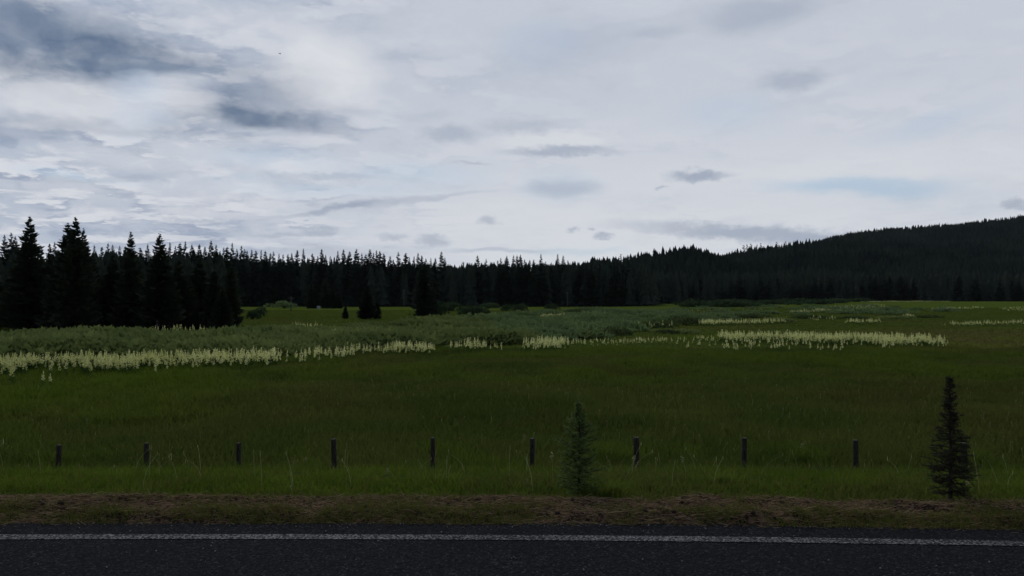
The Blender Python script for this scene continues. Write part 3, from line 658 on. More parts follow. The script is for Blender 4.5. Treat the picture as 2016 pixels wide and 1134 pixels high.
# -- the mass of trees behind and on the hills
def jag(seed, tiers, sp):
    q = rs(seed); b = B()
    for k in range(tiers):
        z0 = .04 + .9 * k / tiers; z1 = min(1.0, z0 + 1.9 / tiers); r = .17 * (1 - z0) ** .8 + .012; a0 = q.rand() * 6
        an = a0 + np.arange(2 * sp) / (2 * sp) * 6.283; rr = np.where(np.arange(2 * sp) % 2, .55, 1.0) * r * (.75 + .5 * q.rand(2 * sp)); zz = z0 + np.where(np.arange(2 * sp) % 2, .05, -.01)
        P = np.stack([rr * np.cos(an), rr * np.sin(an), zz], -1); ap = np.array([0, 0, z1]); b.tris(np.stack([P, np.roll(P, -1, 0), np.repeat(ap[None], 2 * sp, 0)], 1))
    return b.arrays()
jv = [jag(i, 6, 5) for i in range(6)]; jf = [jag(50 + i, 4, 4) for i in range(6)]
def mass(name, label, pxs, Ys, topfun, var, mat, seed, h=None):
    q = rs(seed); X = (pxs - 1008) / F * Ys; g = gz(X, Ys) + hill(X, Ys)
    H = h if h is not None else np.maximum((HZ - topfun(pxs)) / F * Ys + EYE - g, 6.0)
    wd = H * (.95 + .6 * q.rand(len(H))); me = scatter(name, var, np.stack([X, Ys, g - .2], -1), np.stack([wd, wd, H], 1), q.rand(len(H)) * 6.28, q.rand(len(H)), [mat], q.randint(0, len(var), len(H)))
    tag(link(name, me), label, 'forest', kind='stuff')
q = rs(5)
n = 900; px = -700 + 1140 * q.rand(n); mass('forest', 'dark mass of conifers behind the left wood', px, 145 + 210 * q.rand(n), lambda p: 489 + 70 * q.rand(len(p)), jv, m_needle, 6)
n = 1500; px = 440 + 850 * q.rand(n); mass('forest', 'dark mass of conifers behind the central wood', px, 482 + 150 * q.rand(n), lambda p: 514 + 50 * q.rand(len(p)) - 7 * sst(-p, -800, -480), jv, m_needle, 7)
n = 1100; px = 1240 + 1500 * q.rand(n); mass('forest', 'dark mass of conifers at the foot of the right hill', px, 648 + 110 * q.rand(n), lambda p: 530 + 30 * q.rand(len(p)), jv, m_needle, 8)
n = 52000; Ys = sqrt(1) * np.sqrt(690 ** 2 + (2150 ** 2 - 690 ** 2) * q.rand(n) ** 1.25); px = -900 + 4100 * q.rand(n)
px[:42000] = 1050 + 1250 * q.rand(42000)
X_ = (px - 1008) / F * Ys; k = hill(X_, Ys) > 4; px, Ys = px[k], Ys[k]
mass('hillside_forest', 'conifer forest covering the hills in the distance', px, Ys, None, jf, m_needle_far, 9, h=6 + 12 * q.rand(len(px)) ** 2.6 + 9 * fbm(px / 22, Ys / 60, 4, 3))

# ------------------------------------------------------------------ willows and shrubs
def bush(seed, n, sz, flat=.75, lobes=5):
    q = rs(seed); b = B(); L = np.concatenate([[[0, 0, .15, .75]], np.stack([q.normal(0, .38, lobes), q.normal(0, .38, lobes), .1 + .35 * q.rand(lobes), .35 + .25 * q.rand(lobes)], -1)])
    w_ = L[:, 3] ** 2; ch = q.choice(len(L), n, p=w_ / w_.sum()); d = q.normal(size=(n, 3)); d /= np.linalg.norm(d, axis=1)[:, None]; d[:, 2] = np.abs(d[:, 2]) * 1.1 - .15
    r = L[ch, 3] * (.72 + .38 * q.rand(n) ** .7); P = L[ch, :3] + d * r[:, None]; P[:, 2] = np.maximum(P[:, 2] * flat, .01)
    # leafy sprigs: narrow upward leaning quads
    up = d * .6 + np.array([0, 0, .8]) + q.normal(0, .35, (n, 3)); up /= np.linalg.norm(up, axis=1)[:, None]
    sd = np.cross(up, q.normal(size=(n, 3))); sd /= np.linalg.norm(sd, axis=1)[:, None]; s = sz * (.6 + .8 * q.rand(n))[:, None]
    b.quads(np.stack([P - sd * s * .35, P + sd * s * .35, P + sd * s * .3 + up * s, P - sd * s * .12 + up * s * 1.5], 1))
    return b
wb = [bush(i, 420, .13) for i in range(6)]; wbf = [bush(20 + i, 130, .24, .6) for i in range(6)]
wv = [b.arrays() for b in wb]; wvf = [b.arrays() for b in wbf]
def in_poly(px, py, poly):
    r = np.zeros(len(px), bool); n = len(poly)
    for i in range(n):
        (x0, y0), (x1, y1) = poly[i], poly[i - 1]
        r ^= ((y0 > py) != (y1 > py)) & (px < (x1 - x0) * (py - y0) / (y1 - y0 + 1e-9) + x0)
    return r
def sample_poly(poly, n, q):
    P = np.array(poly); lo, hi = P.min(0), P.max(0); px = lo[0] + (hi[0] - lo[0]) * q.rand(n * 3); py = lo[1] + (hi[1] - lo[1]) * q.rand(n * 3)
    k = in_poly(px, py, poly); return px[k][:n], py[k][:n]
def gpv(px, py):
    pts = np.array([gp(a, b_) for a, b_ in zip(px, py)]); return pts[:, 0], pts[:, 1]
q = rs(31)
def thicket(label, poly, n, hgt, mat, var, wmul=1.5, clear=.545):
    px, py = sample_poly(poly, n, q); X, Yd = gpv(px, py); cl = fbm(X / 11, Yd / 26, 55, 3) + .12 * q.rand(len(X)) > clear; X, Yd = X[cl], Yd[cl]; H = (hgt[0] + (hgt[1] - hgt[0]) * q.rand(len(X))) * (.35 + 1.3 * fbm(X / 7, Yd / 7, 8, 3)); W = H * wmul * (.8 + .5 * q.rand(len(X)))
    me = scatter('willow_thicket', var, np.stack([X, Yd, gz(X, Yd) - .1], -1), np.stack([W, W, H], 1), q.rand(len(X)) * 6.28, q.rand(len(X)), [mat], q.randint(0, len(var), len(X)))
    tag(link('willow_thicket', me), label, 'willow thicket', kind='stuff')
thicket('low grey green willow thicket in front of the left wood', [(-250, 722), (-250, 677), (0, 677), (430, 671), (560, 652), (600, 655), (660, 700), (520, 704), (300, 712), (0, 722)], 640, (1.0, 2.1), m_willow, wv, clear=.45)
thicket('grey green willow thicket across the middle of the meadow', [(540, 652), (640, 645), (760, 645), (880, 634), (960, 634), (1010, 672), (940, 682), (860, 682), (660, 698)], 480, (1.0, 2.1), m_willow, wv)
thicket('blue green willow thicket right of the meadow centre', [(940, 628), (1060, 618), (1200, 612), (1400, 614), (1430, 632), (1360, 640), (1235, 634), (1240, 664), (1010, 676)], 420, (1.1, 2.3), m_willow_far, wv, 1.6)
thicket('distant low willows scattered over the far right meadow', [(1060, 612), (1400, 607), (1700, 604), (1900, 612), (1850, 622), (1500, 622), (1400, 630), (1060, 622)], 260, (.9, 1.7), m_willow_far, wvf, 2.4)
thicket('dark willows along the foot of the right wood', [(1290, 605), (1660, 601), (1680, 598), (1700, 601), (1600, 606), (1400, 608)], 240, (2.0, 4.0), m_shrub, wvf, 1.8)
twigs = B(); qq = rs(3)
for k in range(26):
    a = qq.rand() * 6.28; r0 = .12 * qq.rand(); r1 = .3 + .35 * qq.rand(); twigs.tube([(cos(a) * r0, sin(a) * r0, -.05), (cos(a) * r1 * .6, sin(a) * r1 * .6, .35), (cos(a) * r1, sin(a) * r1, .62)], [.02, .014, .006], 4)
m_stems = twigs.me('stems', [m_twig])
fol = {}
def shrub(px, py, hpx, wpx, label, group=None, mat=m_shrub, seedv=0, cat='shrub'):
    X, Yd = gp(px, py); H = hpx / F * Yd; W = wpx / F * Yd * .5 / .85; key = (mat.name, seedv % 6)
    if key not in fol: fol[key] = bush(60 + seedv % 6, 520, .12, .8).me('foliage', [mat])
    o = link('shrub', None, loc=(X, Yd, float(gz(X, Yd)) - .05)); o.scale = (W, W, H); o.rotation_euler = (0, 0, seedv * 1.7)
    tag(o, label, cat, group); link('stems', m_stems, o); link('foliage', fol[key], o)
shrub(497, 629, 22, 26, 'dark round shrub just right of the left wood, the nearer of a pair', seedv=1)
shrub(511, 624, 24, 24, 'dark shrub leaning right, just behind its twin by the left wood', seedv=2)
shrub(865, 622, 34, 40, 'dark shrub at the right foot of the large solitary conifer', seedv=3)
shrub(886, 613, 24, 44, 'wide dark shrub between the large conifer and the pale roof', seedv=4)
shrub(930, 622, 26, 60, 'broad low dark shrub below the pale cabin roof', seedv=5)
shrub(962, 607, 14, 40, 'low shrub at the wood edge right of the pale roof', seedv=6)
shrub(997, 613, 17, 24, 'rounded shrub, left one of the two close together on the far meadow', seedv=7)
shrub(1023, 614, 19, 28, 'rounded shrub, right one of the two close together on the far meadow', seedv=8)
shrub(1084, 611, 16, 24, 'single rounded shrub just left of the tall utility pole', seedv=9)
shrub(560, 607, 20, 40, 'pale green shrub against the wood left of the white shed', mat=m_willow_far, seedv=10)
for i, (px, py, h_, w_) in enumerate([(500, 703, 34, 90), (560, 700, 32, 80), (610, 697, 28, 70), (640, 690, 26, 70), (430, 700, 26, 80), (660, 668, 18, 50), (700, 664, 18, 50), (770, 686, 22, 60), (820, 683, 24, 60), (880, 684, 24, 60), (965, 678, 20, 60), (1090, 668, 20, 50), (1130, 666, 20, 60), (1180, 664, 22, 60), (1220, 660, 20, 50), (1260, 646, 20, 50), (1300, 646, 18, 50), (1350, 640, 22, 60), (1345, 657, 14, 60), (1310, 657, 12, 50), (1130, 619, 14, 50), (1540, 637, 14, 60), (1600, 628, 10, 60), (1680, 628, 9, 60), (1760, 628, 9, 60), (1830, 627, 8, 60), (1480, 627, 12, 60)]):
    shrub(px, py, h_, w_, 'rounded grey green willow bush at the front of the willow thicket', 'willow bushes fronting the thicket', m_willow_dark if i % 3 else m_willow, i, 'willow bush')

# ------------------------------------------------------------------ corn lilies
def lily(seed, nq, nl, branches):
    q = rs(seed); st = B(); st.tube([(0, 0, -.05), (.01, 0, .5), (0, .01, 1.0)], [.016, .012, .004], 4)
    lv = B(); P = []
    for k in range(nl):
        z = .08 + .5 * (k + q.rand() * .5) / nl; a = k * 2.4 + q.rand(); L = .30 * (1 - .45 * z) ; wd = .055; d = np.array([cos(a), sin(a), 0]); sd_ = np.array([-sin(a), cos(a), 0])
        p0 = np.array([0, 0, z]); p1 = p0 + d * L * .5 + [0, 0, .13]; p2 = p0 + d * L + [0, 0, .08]
        P.append([p0 - sd_ * .012, p0 + sd_ * .012, p1 + sd_ * wd, p1 - sd_ * wd]); P.append([p1 - sd_ * wd, p1 + sd_ * wd, p2 + sd_ * .004, p2 - sd_ * .004])
    lv.quads(P)
    fl = B(); z = .52 + .48 * q.rand(nq) ** 1.3; r = (.075 * (1 - (z - .52) / .5) ** 1.2 + .006) * (.3 + .8 * q.rand(nq)); a = q.rand(nq) * 6.28
    if branches:      # short side spikes of blossom at the bottom of the panicle
        m = nq // 3; bi = q.randint(0, branches, m); ba = bi * 2.4; bz = .50 + .22 * bi / branches; t_ = q.rand(m)
        z[:m] = bz + .10 * t_ + q.normal(0, .008, m); r[:m] = .03 + .10 * t_ * (1 - .5 * bi / branches); a[:m] = ba + q.normal(0, .1, m)
    C = np.stack([r * np.cos(a), r * np.sin(a), z], -1); s = .015 + .012 * q.rand(nq)
    u = q.normal(size=(nq, 3)); u /= np.linalg.norm(u, axis=1)[:, None]; v = np.cross(u, q.normal(size=(nq, 3))); v /= np.linalg.norm(v, axis=1)[:, None]; s = s[:, None]
    fl.quads(np.stack([C - u * s, C - v * s, C + u * s, C + v * s], 1)); return st, lv, fl
lil = [lily(i, 210, 9, 7) for i in range(5)]; lil_m = [(a.me('stem', [m_stem]), b_.me('leaves', [m_lily_leaf]), c.me('flower_spike', [m_lily])) for a, b_, c in lil]
lfar = []
for i in range(5):
    a, b_, c = lily(70 + i, 46, 5, 4); V1, Q1, T1 = c.arrays(); V1 = V1 * 1.0
    ctr = V1.reshape(-1, 4, 3).mean(1, keepdims=True); V1 = ((V1.reshape(-1, 4, 3) - ctr) * 1.6 + ctr).reshape(-1, 3)
    lfar.append(((V1, Q1, T1), b_.arrays()))
q = rs(77)
# polygons of plant bases in the picture: (poly, count, height m, individual label or None)
def base(tops): return tops
patches = [
 ([(-120, 752), (-120, 735), (0, 734), (250, 728), (545, 714), (545, 724), (400, 730), (250, 742), (120, 744), (0, 749)], 1500, 1.0, 'long dense flower bank at the left'),
 ([(545, 712), (560, 712), (570, 730), (545, 728)], 9, .95, 'sparse gap in the left flower bank'),
 ([(588, 710), (645, 706), (645, 717), (590, 722)], 62, .95, 'small flower clump right of the long left bank'),
 ([(650, 705), (740, 697), (740, 706), (650, 716)], 95, .9, 'loose flower clump left of the centre'),
 ([(745, 696), (856, 694), (856, 703), (745, 704)], 180, .9, 'compact flower clump left of the centre'),
 ([(865, 694), (912, 692), (912, 700), (865, 700)], 10, .85, 'thin scatter of flowers left of the round clump'),
 ([(918, 691), (956, 690), (956, 697), (922, 699)], 55, 1.0, 'round flower clump just left of the frame centre'),
 ([(968, 692), (990, 690), (990, 699), (968, 699)], 9, .7, 'few faded flowers right of the round clump'),
 ([(1033, 690), (1100, 682), (1120, 688), (1100, 694), (1040, 697)], 150, .95, 'domed flower clump right of the frame centre'),
 ([(1105, 677), (1420, 669), (1420, 677), (1300, 680), (1105, 685)], 300, .55, 'thin yellowish flower line'),
 ([(1420, 670), (1640, 672), (1852, 681), (1852, 688), (1740, 688), (1640, 684), (1420, 678)], 1500, .95, 'long dense flower bank at the right'),
 ([(1340, 684), (1500, 682), (1660, 690), (1660, 699), (1480, 698), (1340, 694)], 110, .85, 'scattered flowers in front of the right bank'),
 ([(1730, 688), (1760, 690), (1760, 698), (1735, 698)], 10, .8, 'small flower tuft drooping below the right bank'),
 ([(570, 650), (630, 648), (630, 652), (570, 654)], 50, 1.2, None), ([(634, 668), (705, 664), (705, 668), (634, 672)], 110, 1.2, None), ([(818, 668), (880, 664), (880, 669), (818, 672)], 70, 1.2, None),
 ([(1060, 625), (1115, 623), (1115, 626), (1060, 628)], 90, 1.2, None), ([(1158, 620), (1190, 620), (1190, 624), (1158, 624)], 40, 1.2, None), ([(1232, 648), (1325, 645), (1325, 648), (1232, 652)], 26, 1.3, None),
 ([(1372, 640), (1470, 638), (1470, 641), (1372, 644)], 230, 1.2, None), ([(1472, 640), (1545, 636), (1545, 639), (1472, 643)], 110, 1.2, None), ([(1555, 618), (1625, 615), (1625, 618), (1555, 621)], 90, 1.2, None),
 ([(1600, 612), (1740, 605), (1745, 612), (1610, 617)], 420, 1.0, None), ([(1664, 638), (1730, 636), (1730, 640), (1664, 642)], 90, 1.2, None), ([(1590, 628), (1620, 626), (1650, 634), (1600, 636)], 30, 1.2, None),
 ([(1690, 600.5), (1870, 599), (1870, 602.5), (1700, 603)], 800, .9, None), ([(1832, 614), (1935, 610), (1935, 613), (1832, 616)], 170, 1.1, None), ([(1872, 642), (2100, 636), (2100, 640), (1872, 645)], 330, 1.0, None),
 ([(1962, 612), (2100, 608), (2100, 618), (1985, 616)], 420, 1.0, None), ([(1778, 625), (1795, 625), (1795, 628), (1778, 628)], 30, 1.2, None), ([(1860, 690), (1990, 688), (1990, 692), (1860, 693)], 14, .3, None),
 ([(1325, 612), (1500, 612), (1500, 616), (1325, 616)], 60, .9, None), ([(295, 660), (405, 656), (405, 660), (295, 664)], 34, 1.35, None), ([(130, 664), (165, 662), (165, 666), (130, 667)], 10, 1.3, None), ([(225, 664), (285, 662), (285, 665), (225, 666)], 8, 1.3, None)]
cand = []; stuffP = []
for k, (poly, n, hm, lab) in enumerate(patches):
    px, py = sample_poly(poly, n, q); X, Yd = gpv(px, py)
    X = X + q.normal(0, .32, len(X)); Yd = Yd + q.normal(0, .9, len(X)); kk = fbm(X / 1.6, Yd / 2.2, 44, 3) + .25 * q.rand(len(X)) > .53
    for i in np.where(kk)[0]: cand.append((X[i], Yd[i], hm * (1.2 if lab else .95) * (.55 + .62 * q.rand() ** .8), lab, k))
iso = [(25, 765, 1.25, 'white corn lily standing alone below the far left end of the flower bank'), (83, 767, .95, 'left of the two small corn lilies standing side by side in front of the bank'), (99, 768, .85, 'right of the two small corn lilies standing side by side in front of the bank'), (306, 746, .8, 'lone corn lily just below the long left flower bank'), (378, 735, .7, 'faint corn lily just under the long left flower bank'), (485, 736, 1.15, 'corn lily on a tall bare stalk below the right end of the left bank'),
       (558, 704, 1.0, 'single corn lily between two flower clumps left of centre'), (1640, 702, .8, 'lowest corn lily in front of the long right flower bank'), (900, 700, 1.1, 'single corn lily just left of the round clump'), (1036, 698, 1.2, 'tall corn lily at the left tip of the domed clump')]
ind = [c for c in cand if c[3]]; ind.sort(key=lambda c: c[1]); R2 = rs(9)
# the ones that show largest: nearest per patch
chosen = ind[:150]; rest_ = ind[150:]; R2.shuffle(rest_)
front = sorted(rest_, key=lambda c: c[1] / c[2])[:140]; ids = set(map(id, chosen + front))
def put_lily(X, Yd, H, label, group=None):
    o = link('corn_lily', None, loc=(X, Yd, float(gz(X, Yd)))); o.scale = (H * .92, H * .92, H); o.rotation_euler = (R2.normal() * .05, R2.normal() * .05, R2.rand() * 6.28); tag(o, label, 'corn lily', group)
    for me, nm in zip(lil_m[R2.randint(5)], ('stem', 'leaves', 'flower_spike')): link(nm, me, o)
for px, py, H, lab in iso:
    X, Yd = gp(px, py); put_lily(X, Yd, H * 1.1, lab)
rem = []
for c in cand:
    if id(c) in ids: put_lily(c[0], c[1], c[2], 'cream flowering corn lily in the ' + c[3], 'corn lilies in the ' + c[3])
    else: rem.append(c)
P = np.array([(c[0], c[1], c[2]) for c in rem]); n = len(P); vi = R2.randint(0, 5, n); rot = R2.rand(n) * 6.28; tn = R2.rand(n); pos = np.stack([P[:, 0], P[:, 1], gz(P[:, 0], P[:, 1])], -1)
wx = .85 + .0016 * P[:, 1]
sc3 = np.stack([P[:, 2] * wx, P[:, 2] * wx, P[:, 2]], 1)
bank = link('corn_lily_banks', scatter('corn_lily_banks', [l[0] for l in lfar], pos, sc3, rot, tn, [m_lily], vi)); tag(bank, 'banks of cream corn lily blossom across the meadow', 'corn lilies', kind='stuff')
lf = link('lily_leaves', scatter('lily_leaves', [l[1] for l in lfar], pos, sc3, rot, tn, [m_lily_leaf], vi), bank); tag(lf, kind='stuff')

# ------------------------------------------------------------------ young spruces by the road
def sapling(seed, H, Rm, nb, mat, profile, needle=.022, bend=0.0, upturn=.35, tipbend=False, density=1.0, twn=4, wild=.16):
    q = rs(seed); wood = B(); nd = []
    zs = np.linspace(-.05, 1, 12) * H; wood.tube(np.stack([bend * np.sin(zs / H * 3), 0 * zs, zs], -1), .016 * (1 - zs / H * .85) * H + .001, 7)
    def needles(a, c, n):
        ax = (c - a); L = np.linalg.norm(ax); ax = ax / (L + 1e-9); t_ = q.rand(n)[:, None]; p = a + (c - a) * t_
        d = q.normal(size=(n, 3)); d -= (d @ ax)[:, None] * ax; d /= np.linalg.norm(d, axis=1)[:, None] + 1e-9; e = d * .75 + ax * .65; e[:, 2] += .15; ln = needle * (.7 + .5 * q.rand(n))[:, None]
        wv_ = np.cross(e, ax); wv_ /= np.linalg.norm(wv_, axis=1)[:, None] + 1e-9; nd.append(np.stack([p - wv_ * .0026, p + wv_ * .0026, p + e * ln], 1))
    for i in range(nb):
        u = (i + q.rand()) / nb; u = .03 + .95 * u; prof = profile(u)
        if q.rand() > density: continue
        L = Rm * prof * (.5 + .65 * q.rand()); th = q.rand() * 6.28; d = np.array([cos(th), sin(th), 0]); sl = -.15 + .5 * u + q.normal() * wild; z = u * H
        pts = np.array([d * L * s_ + np.array([bend * sin(u * 3), 0, z + L * (sl * s_ + upturn * s_ * s_)]) for s_ in (0, .35, .7, 1)])
        wood.tube(pts, [.004, .003, .0022, .001], 4, cap=False)
        for a, c in zip(pts[:-1], pts[1:]): needles(a, c, int(260 * L / 3) + 3)
        for k in range(twn):
            s_ = .25 + .65 * q.rand(); p0 = d * L * s_ + np.array([bend * sin(u * 3), 0, z + L * (sl * s_ + upturn * s_ * s_)]); sd = np.array([-sin(th), cos(th), 0]) * (1 if k % 2 else -1)
            l = L * .42 * (1.1 - s_) * (.7 + .6 * q.rand()) + .015; p1 = p0 + (d * .7 + sd * .8 + [0, 0, .15 * q.normal() + .1]) * l; wood.tube([p0, p1], [.0018, .0008], 3, cap=False); needles(p0, p1, int(230 * l) + 3)
    if tipbend:
        tip = np.array([bend * sin(3.), 0, H])
        for pts in ([tip - [0, 0, .03], tip + [-.02, 0, .03], tip + [-.06, 0, .055], tip + [-.10, 0, .065]], [tip - [0, 0, .03], tip + [.008, 0, .03], tip + [.025, 0, .06]]):
            pts = np.array(pts); wood.tube(pts, np.linspace(.003, .001, len(pts)), 4, cap=False)
            for a, c in zip(pts[:-1], pts[1:]): needles(a, c, 10)
    needles(np.array([0, 0, H * .75]), np.array([bend * sin(3.), 0, H]), 60)
    nb_ = B(); nb_.tris(np.concatenate(nd)); return wood, nb_
def put_sapling(px, base_y, top_y, Yd, lab, seed, mat, nb, rm, prof, **k):
    X = at(px, Yd); z0 = zat(base_y, Yd); H = zat(top_y, Yd) - z0; wood, nd = sapling(seed, H, rm / F * Yd, nb, mat, prof, **k)
    g = float(gz(X, Yd)); o = link('young_spruce', None, loc=(X, Yd, z0)); tag(o, lab, 'young spruce'); wd = wood.me('trunk', [m_bark_s], smooth=True); link('trunk', wd, o); link('crown', nd.me('crown', [mat]), o); print('sapling', X, Yd, z0, g, H)
put_sapling(1138, 978, 790, 6.42, 'bluish green young spruce between fence posts at the verge', 5, m_sapling, 160, 56, lambda u: (.85 if u < .12 else .95) if u < .48 else max(.08, .95 * (1 - (u - .48) / .46)), bend=.012, tipbend=True)
put_sapling(1868, 985, 738, 6.22, 'withered dark young spruce with a bare tip at the verge', 8, m_sapling_d, 210, 56, lambda u: (.8 + .35 * u if u < .42 else (.95 - 4.0 * (u - .42) if u < .56 else .39 * (1.05 - u) / .49)), bend=.006, density=.9, upturn=-.10, needle=.018, wild=.42, twn=5)

# ------------------------------------------------------------------ tall weeds at the verge edge
def weed(px, Yd, n, h, label, seed, mat, spread=.18, wd=.006, head=False):
    q = rs(seed); X = at(px, Yd); b = B()
    for k in range(n):
        a = q.rand() * 6.28; r = spread * q.rand(); hh = h * (.5 + .6 * q.rand()); l = hh * (.15 + .7 * q.rand()); x0, y0 = r * cos(a), r * sin(a) * .6; t_ = np.linspace(0, 1, 6); a2 = a + q.normal() * .6
        P = np.stack([x0 + cos(a2) * l * t_ ** 2, y0 + .5 * sin(a2) * l * t_ ** 2, hh * (t_ - .35 * l / hh * t_ ** 3)], -1); W = wd * (1 - t_ ** 2 * .92)[:, None] * np.array([[1, .3, 0]])
        b.quads(np.stack([P[:-1] - W[:-1], P[:-1] + W[:-1], P[1:] + W[1:], P[1:] - W[1:]], 1))
    o = link('grass_tussock', None, loc=(X, Yd, float(gz(X, Yd)) - .01)); tag(o, label, 'grass tussock')
    V, Q, T = b.arrays(); o2 = tag(link('blades', mesh('blades', V, Q, T, [mat], {'lush': np.full(len(V), .9), 'dry': np.zeros(len(V)), 'tint': np.repeat(.5 + .8 * rs(seed).rand(len(V) // 4), 4)}), o), kind='stuff'); return o
weed(1192, 6.4, 190, .25, 'bright green grass tussock at the right foot of the green young spruce', 1, m_grass, .2)
weed(1025, 6.35, 26, .12, 'small grass tuft left of the green young spruce', 2, m_grass, .1)
weed(1420, 7.3, 60, .2, 'grass tussock midway between the two young spruces', 3, m_grass, .25)
weed(860, 7.3, 50, .17, 'grass tussock left of centre at the top of the embankment', 4, m_grass, .25)
def stalk(px, Yd, pts_px, label, seed, leafy=0):
    """a single tall stalk traced as a few joints at its own depth"""
    X = at(px, Yd); z0 = float(gz(X, Yd)); P = np.array([(at(a, Yd) - X, .02 * k, zat(b_, Yd) - z0) for k, (a, b_) in enumerate(pts_px)]); P = np.vstack([[0, 0, -.01], P]); b = B(); b.tube(P, np.linspace(.0035, .0015, len(P)), 5)
    o = link('weed_stalk', None, loc=(X, Yd, z0)); tag(o, label, 'weed'); link('stem', b.me('stem', [m_seed]), o)
    h = B(); q = rs(seed); tip = P[-1]; n = 26; c = tip + q.normal(0, .008, (n, 3)) * [1, 1, 1.6]; u = q.normal(size=(n, 3)) * .005; v = q.normal(size=(n, 3)) * .005; h.quads(np.stack([c - u, c - v, c + u, c + v], 1)); link('seed_head', h.me('seed_head', [m_seed]), o)
    if leafy:
        l = B(); QQ = []
        for k in range(leafy):
            f = q.rand() * .6; i = int(f * (len(P) - 1)); p0 = P[i]; s = 1 if k % 2 else -1; p1 = p0 + np.array([s * .05, 0, .05]); p2 = p0 + np.array([s * .11, 0, .035]); e = np.array([0, .002, .007]); QQ += [[p0 - e * .4, p0 + e * .4, p1 + e, p1 - e], [p1 - e, p1 + e, p2 + e * .1, p2 - e * .1]]
        l.quads(QQ); link('leaves', l.me('leaves', [m_stem]), o)
stalk(1218, 7.2, [(1222, 958), (1235, 935), (1250, 906)], 'leaning pale weed stalk with a drooped head, right of the green young spruce', 1, 3)
stalk(1346, 7.6, [(1348, 960), (1350, 930), (1345, 905)], 'slender upright stalk midway between spruces, left of the dark post', 2, 1)
stalk(1620, 8.0, [(1616, 930), (1606, 900), (1580, 877)], 'tall stalk arching left beside the last clear fence post', 3, 2)
stalk(577, 6.9, [(575, 975), (573, 960)], 'short straw stalk leaning on the dirt near the left', 4)
stalk(1088, 7.0, [(1088, 945), (1088, 915), (1086, 900)], 'thin brown stalk just left of the green young spruce', 5)
stalk(600, 7.6, [(600, 940), (601, 905)], 'thin upright stalk with a pale head by the fourth fence post', 6, 1)
stalk(1040, 6.8, [(1041, 962), (1038, 950)], 'short curled reddish stalk on the dirt by the green spruce', 7)
stalk(1865, 6.9, [(1880, 965), (1905, 950)], 'stalk leaning right at the foot of the withered spruce', 8)
stalk(780, 7.5, [(775, 945), (762, 928)], 'leaning stalk left of the middle fence post', 9, 2)

# ------------------------------------------------------------------ far things: poles, cabin, shed, bird
def pole(px, base_y, top_y, label):
    X, Yd = gp(px, base_y); H = zat(top_y, Yd) + 3.3; o = link('utility_pole', None, loc=(X, Yd, float(gz(X, Yd)))); tag(o, label, 'utility pole', None)
    b = B(); b.tube([(0, 0, 0), (0, 0, H * .5), (0, 0, H)], [.22, .19, .15], 8); link('shaft', b.me('shaft', [m_pole], smooth=True), o)
    b = B(); b.box((-1.3, -.28, H - .75), (1.3, -.12, H - .5)); link('crossarm', b.me('crossarm', [m_pole]), o)
    for x in (-1.1, -.45, .45, 1.1):
        b = B(); b.tube([(x, -.2, H - .5), (x, -.2, H - .3)], [.07, .05], 6); link('insulator', b.me('insulator', [m_glass]), o)
pole(1117, 604.5, 574, 'tall pale utility pole against the dark wood, right of centre')
pole(795, 604.5, 570, 'faint utility pole just left of the large solitary conifer')
pole(573, 614, 584, 'dark utility pole on the meadow beside the left wood end')
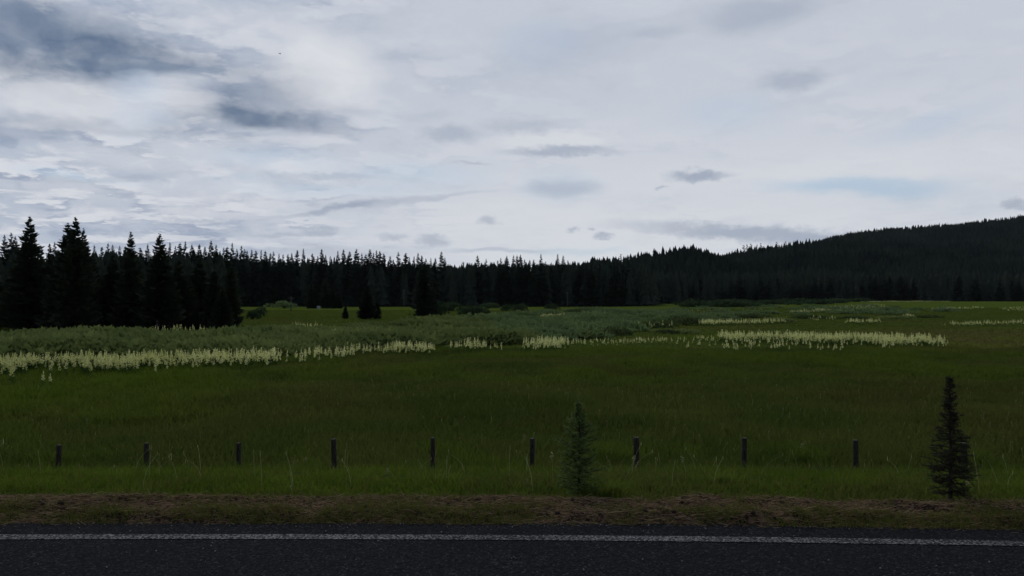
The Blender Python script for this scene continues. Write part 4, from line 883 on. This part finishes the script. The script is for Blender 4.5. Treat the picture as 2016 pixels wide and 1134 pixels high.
def house(px, py, wpx, hpx, label, wall, roofm, name='cabin'):
    X, Yd = gp(px, py); W = wpx / F * Yd; H = hpx / F * Yd; D = W * .8; o = link(name, None, loc=(X, Yd, float(gz(X, Yd)))); o.rotation_euler = (0, 0, .25); tag(o, label, name)
    h = H * .58; b = B(); b.box((-W / 2, -D / 2, 0), (W / 2, D / 2, h)); i = b.v([(-W / 2, -D / 2, h), (-W / 2, D / 2, h), (-W / 2, 0, H * .97), (W / 2, -D / 2, h), (W / 2, D / 2, h), (W / 2, 0, H * .97)]); b.T.append(i + np.array([[0, 2, 1], [3, 4, 5]])); link('wall', b.me('wall', [wall]), o)
    b = B(); e = .4; t_ = .12
    for s in (-1, 1):
        y0, z0 = s * (D / 2 + e), h - e * (H - h) / (D / 2); j = b.v([(-W / 2 - e, 0, H), (W / 2 + e, 0, H), (W / 2 + e, y0, z0), (-W / 2 - e, y0, z0), (-W / 2 - e, 0, H + t_), (W / 2 + e, 0, H + t_), (W / 2 + e, y0, z0 + t_), (-W / 2 - e, y0, z0 + t_)])
        b.Q.append(j + np.array([[0, 1, 2, 3], [4, 7, 6, 5], [3, 2, 6, 7], [0, 3, 7, 4], [1, 5, 6, 2]]))
    link('roof', b.me('roof', [roofm]), o)
    b = B(); b.box((-W * .08, -D / 2 - .05, 0), (W * .08, -D / 2 - .003, h * .8)); link('door', b.me('door', [m_dark]), o)
    for s in (-1, 1):
        b = B(); b.box((s * W * .3 - W * .07, -D / 2 - .04, h * .4), (s * W * .3 + W * .07, -D / 2 - .003, h * .75)); link('window', b.me('window', [m_glass]), o)
house(926, 603, 9, 9, 'small cabin with a pale metal roof half hidden behind dark shrubs', m_wall, m_roof)
house(627, 608.5, 3, 6, 'tiny white shed among the dark conifers across the meadow', m_white, m_white, 'shed')
b = B(); Xb, Yb, Zb = at(549, 120), 120, zat(106, 120)
b.tube([(-.16, 0, 0), (-.08, 0, .0), (.06, 0, .01), (.16, 0, .03), (.2, 0, .02)], [.005, .04, .05, .03, .008], 8)
o = link('bird', None, loc=(Xb, Yb, Zb)); o.rotation_euler = (0, 0, .9); tag(o, 'tiny dark bird flying high in front of the clouds', 'bird'); link('body', b.me('body', [m_dark], smooth=True), o)
for s in (-1, 1):
    b = B(); i = b.v([(.07, 0, .03), (-.05, 0, .03), (-.07, s * .14, .11), (.05, s * .15, .12), (-.06, s * .3, .07)]); b.Q.append(i + np.array([[0, 1, 2, 3]])); b.T.append(i + np.array([[3, 2, 4]])); link('wing', b.me('wing', [m_dark]), o)
b = B(); b.tris([[[-.12, 0, 0], [-.26, .05, 0], [-.26, -.05, 0]]]); link('tail', b.me('tail', [m_dark]), o)

# ------------------------------------------------------------------ thin air between the meadow and the far hills
b = B(); b.box((-3600, -420, -9), (5200, 4700, 520)); hz = b.me('haze', []); hm = bpy.data.materials.new('thin_haze'); hm.use_nodes = True; t_ = hm.node_tree; t_.nodes.clear()
ho = t_.nodes.new('ShaderNodeOutputMaterial'); pv = t_.nodes.new('ShaderNodeVolumePrincipled'); pv.inputs['Color'].default_value = (.80, .90, 1.0, 1); pv.inputs['Density'].default_value = HAZE; pv.inputs['Anisotropy'].default_value = 0.0
t_.links.new(pv.outputs[0], ho.inputs['Volume']); hz.materials.append(hm); tag(link('haze', hz), kind='stuff')
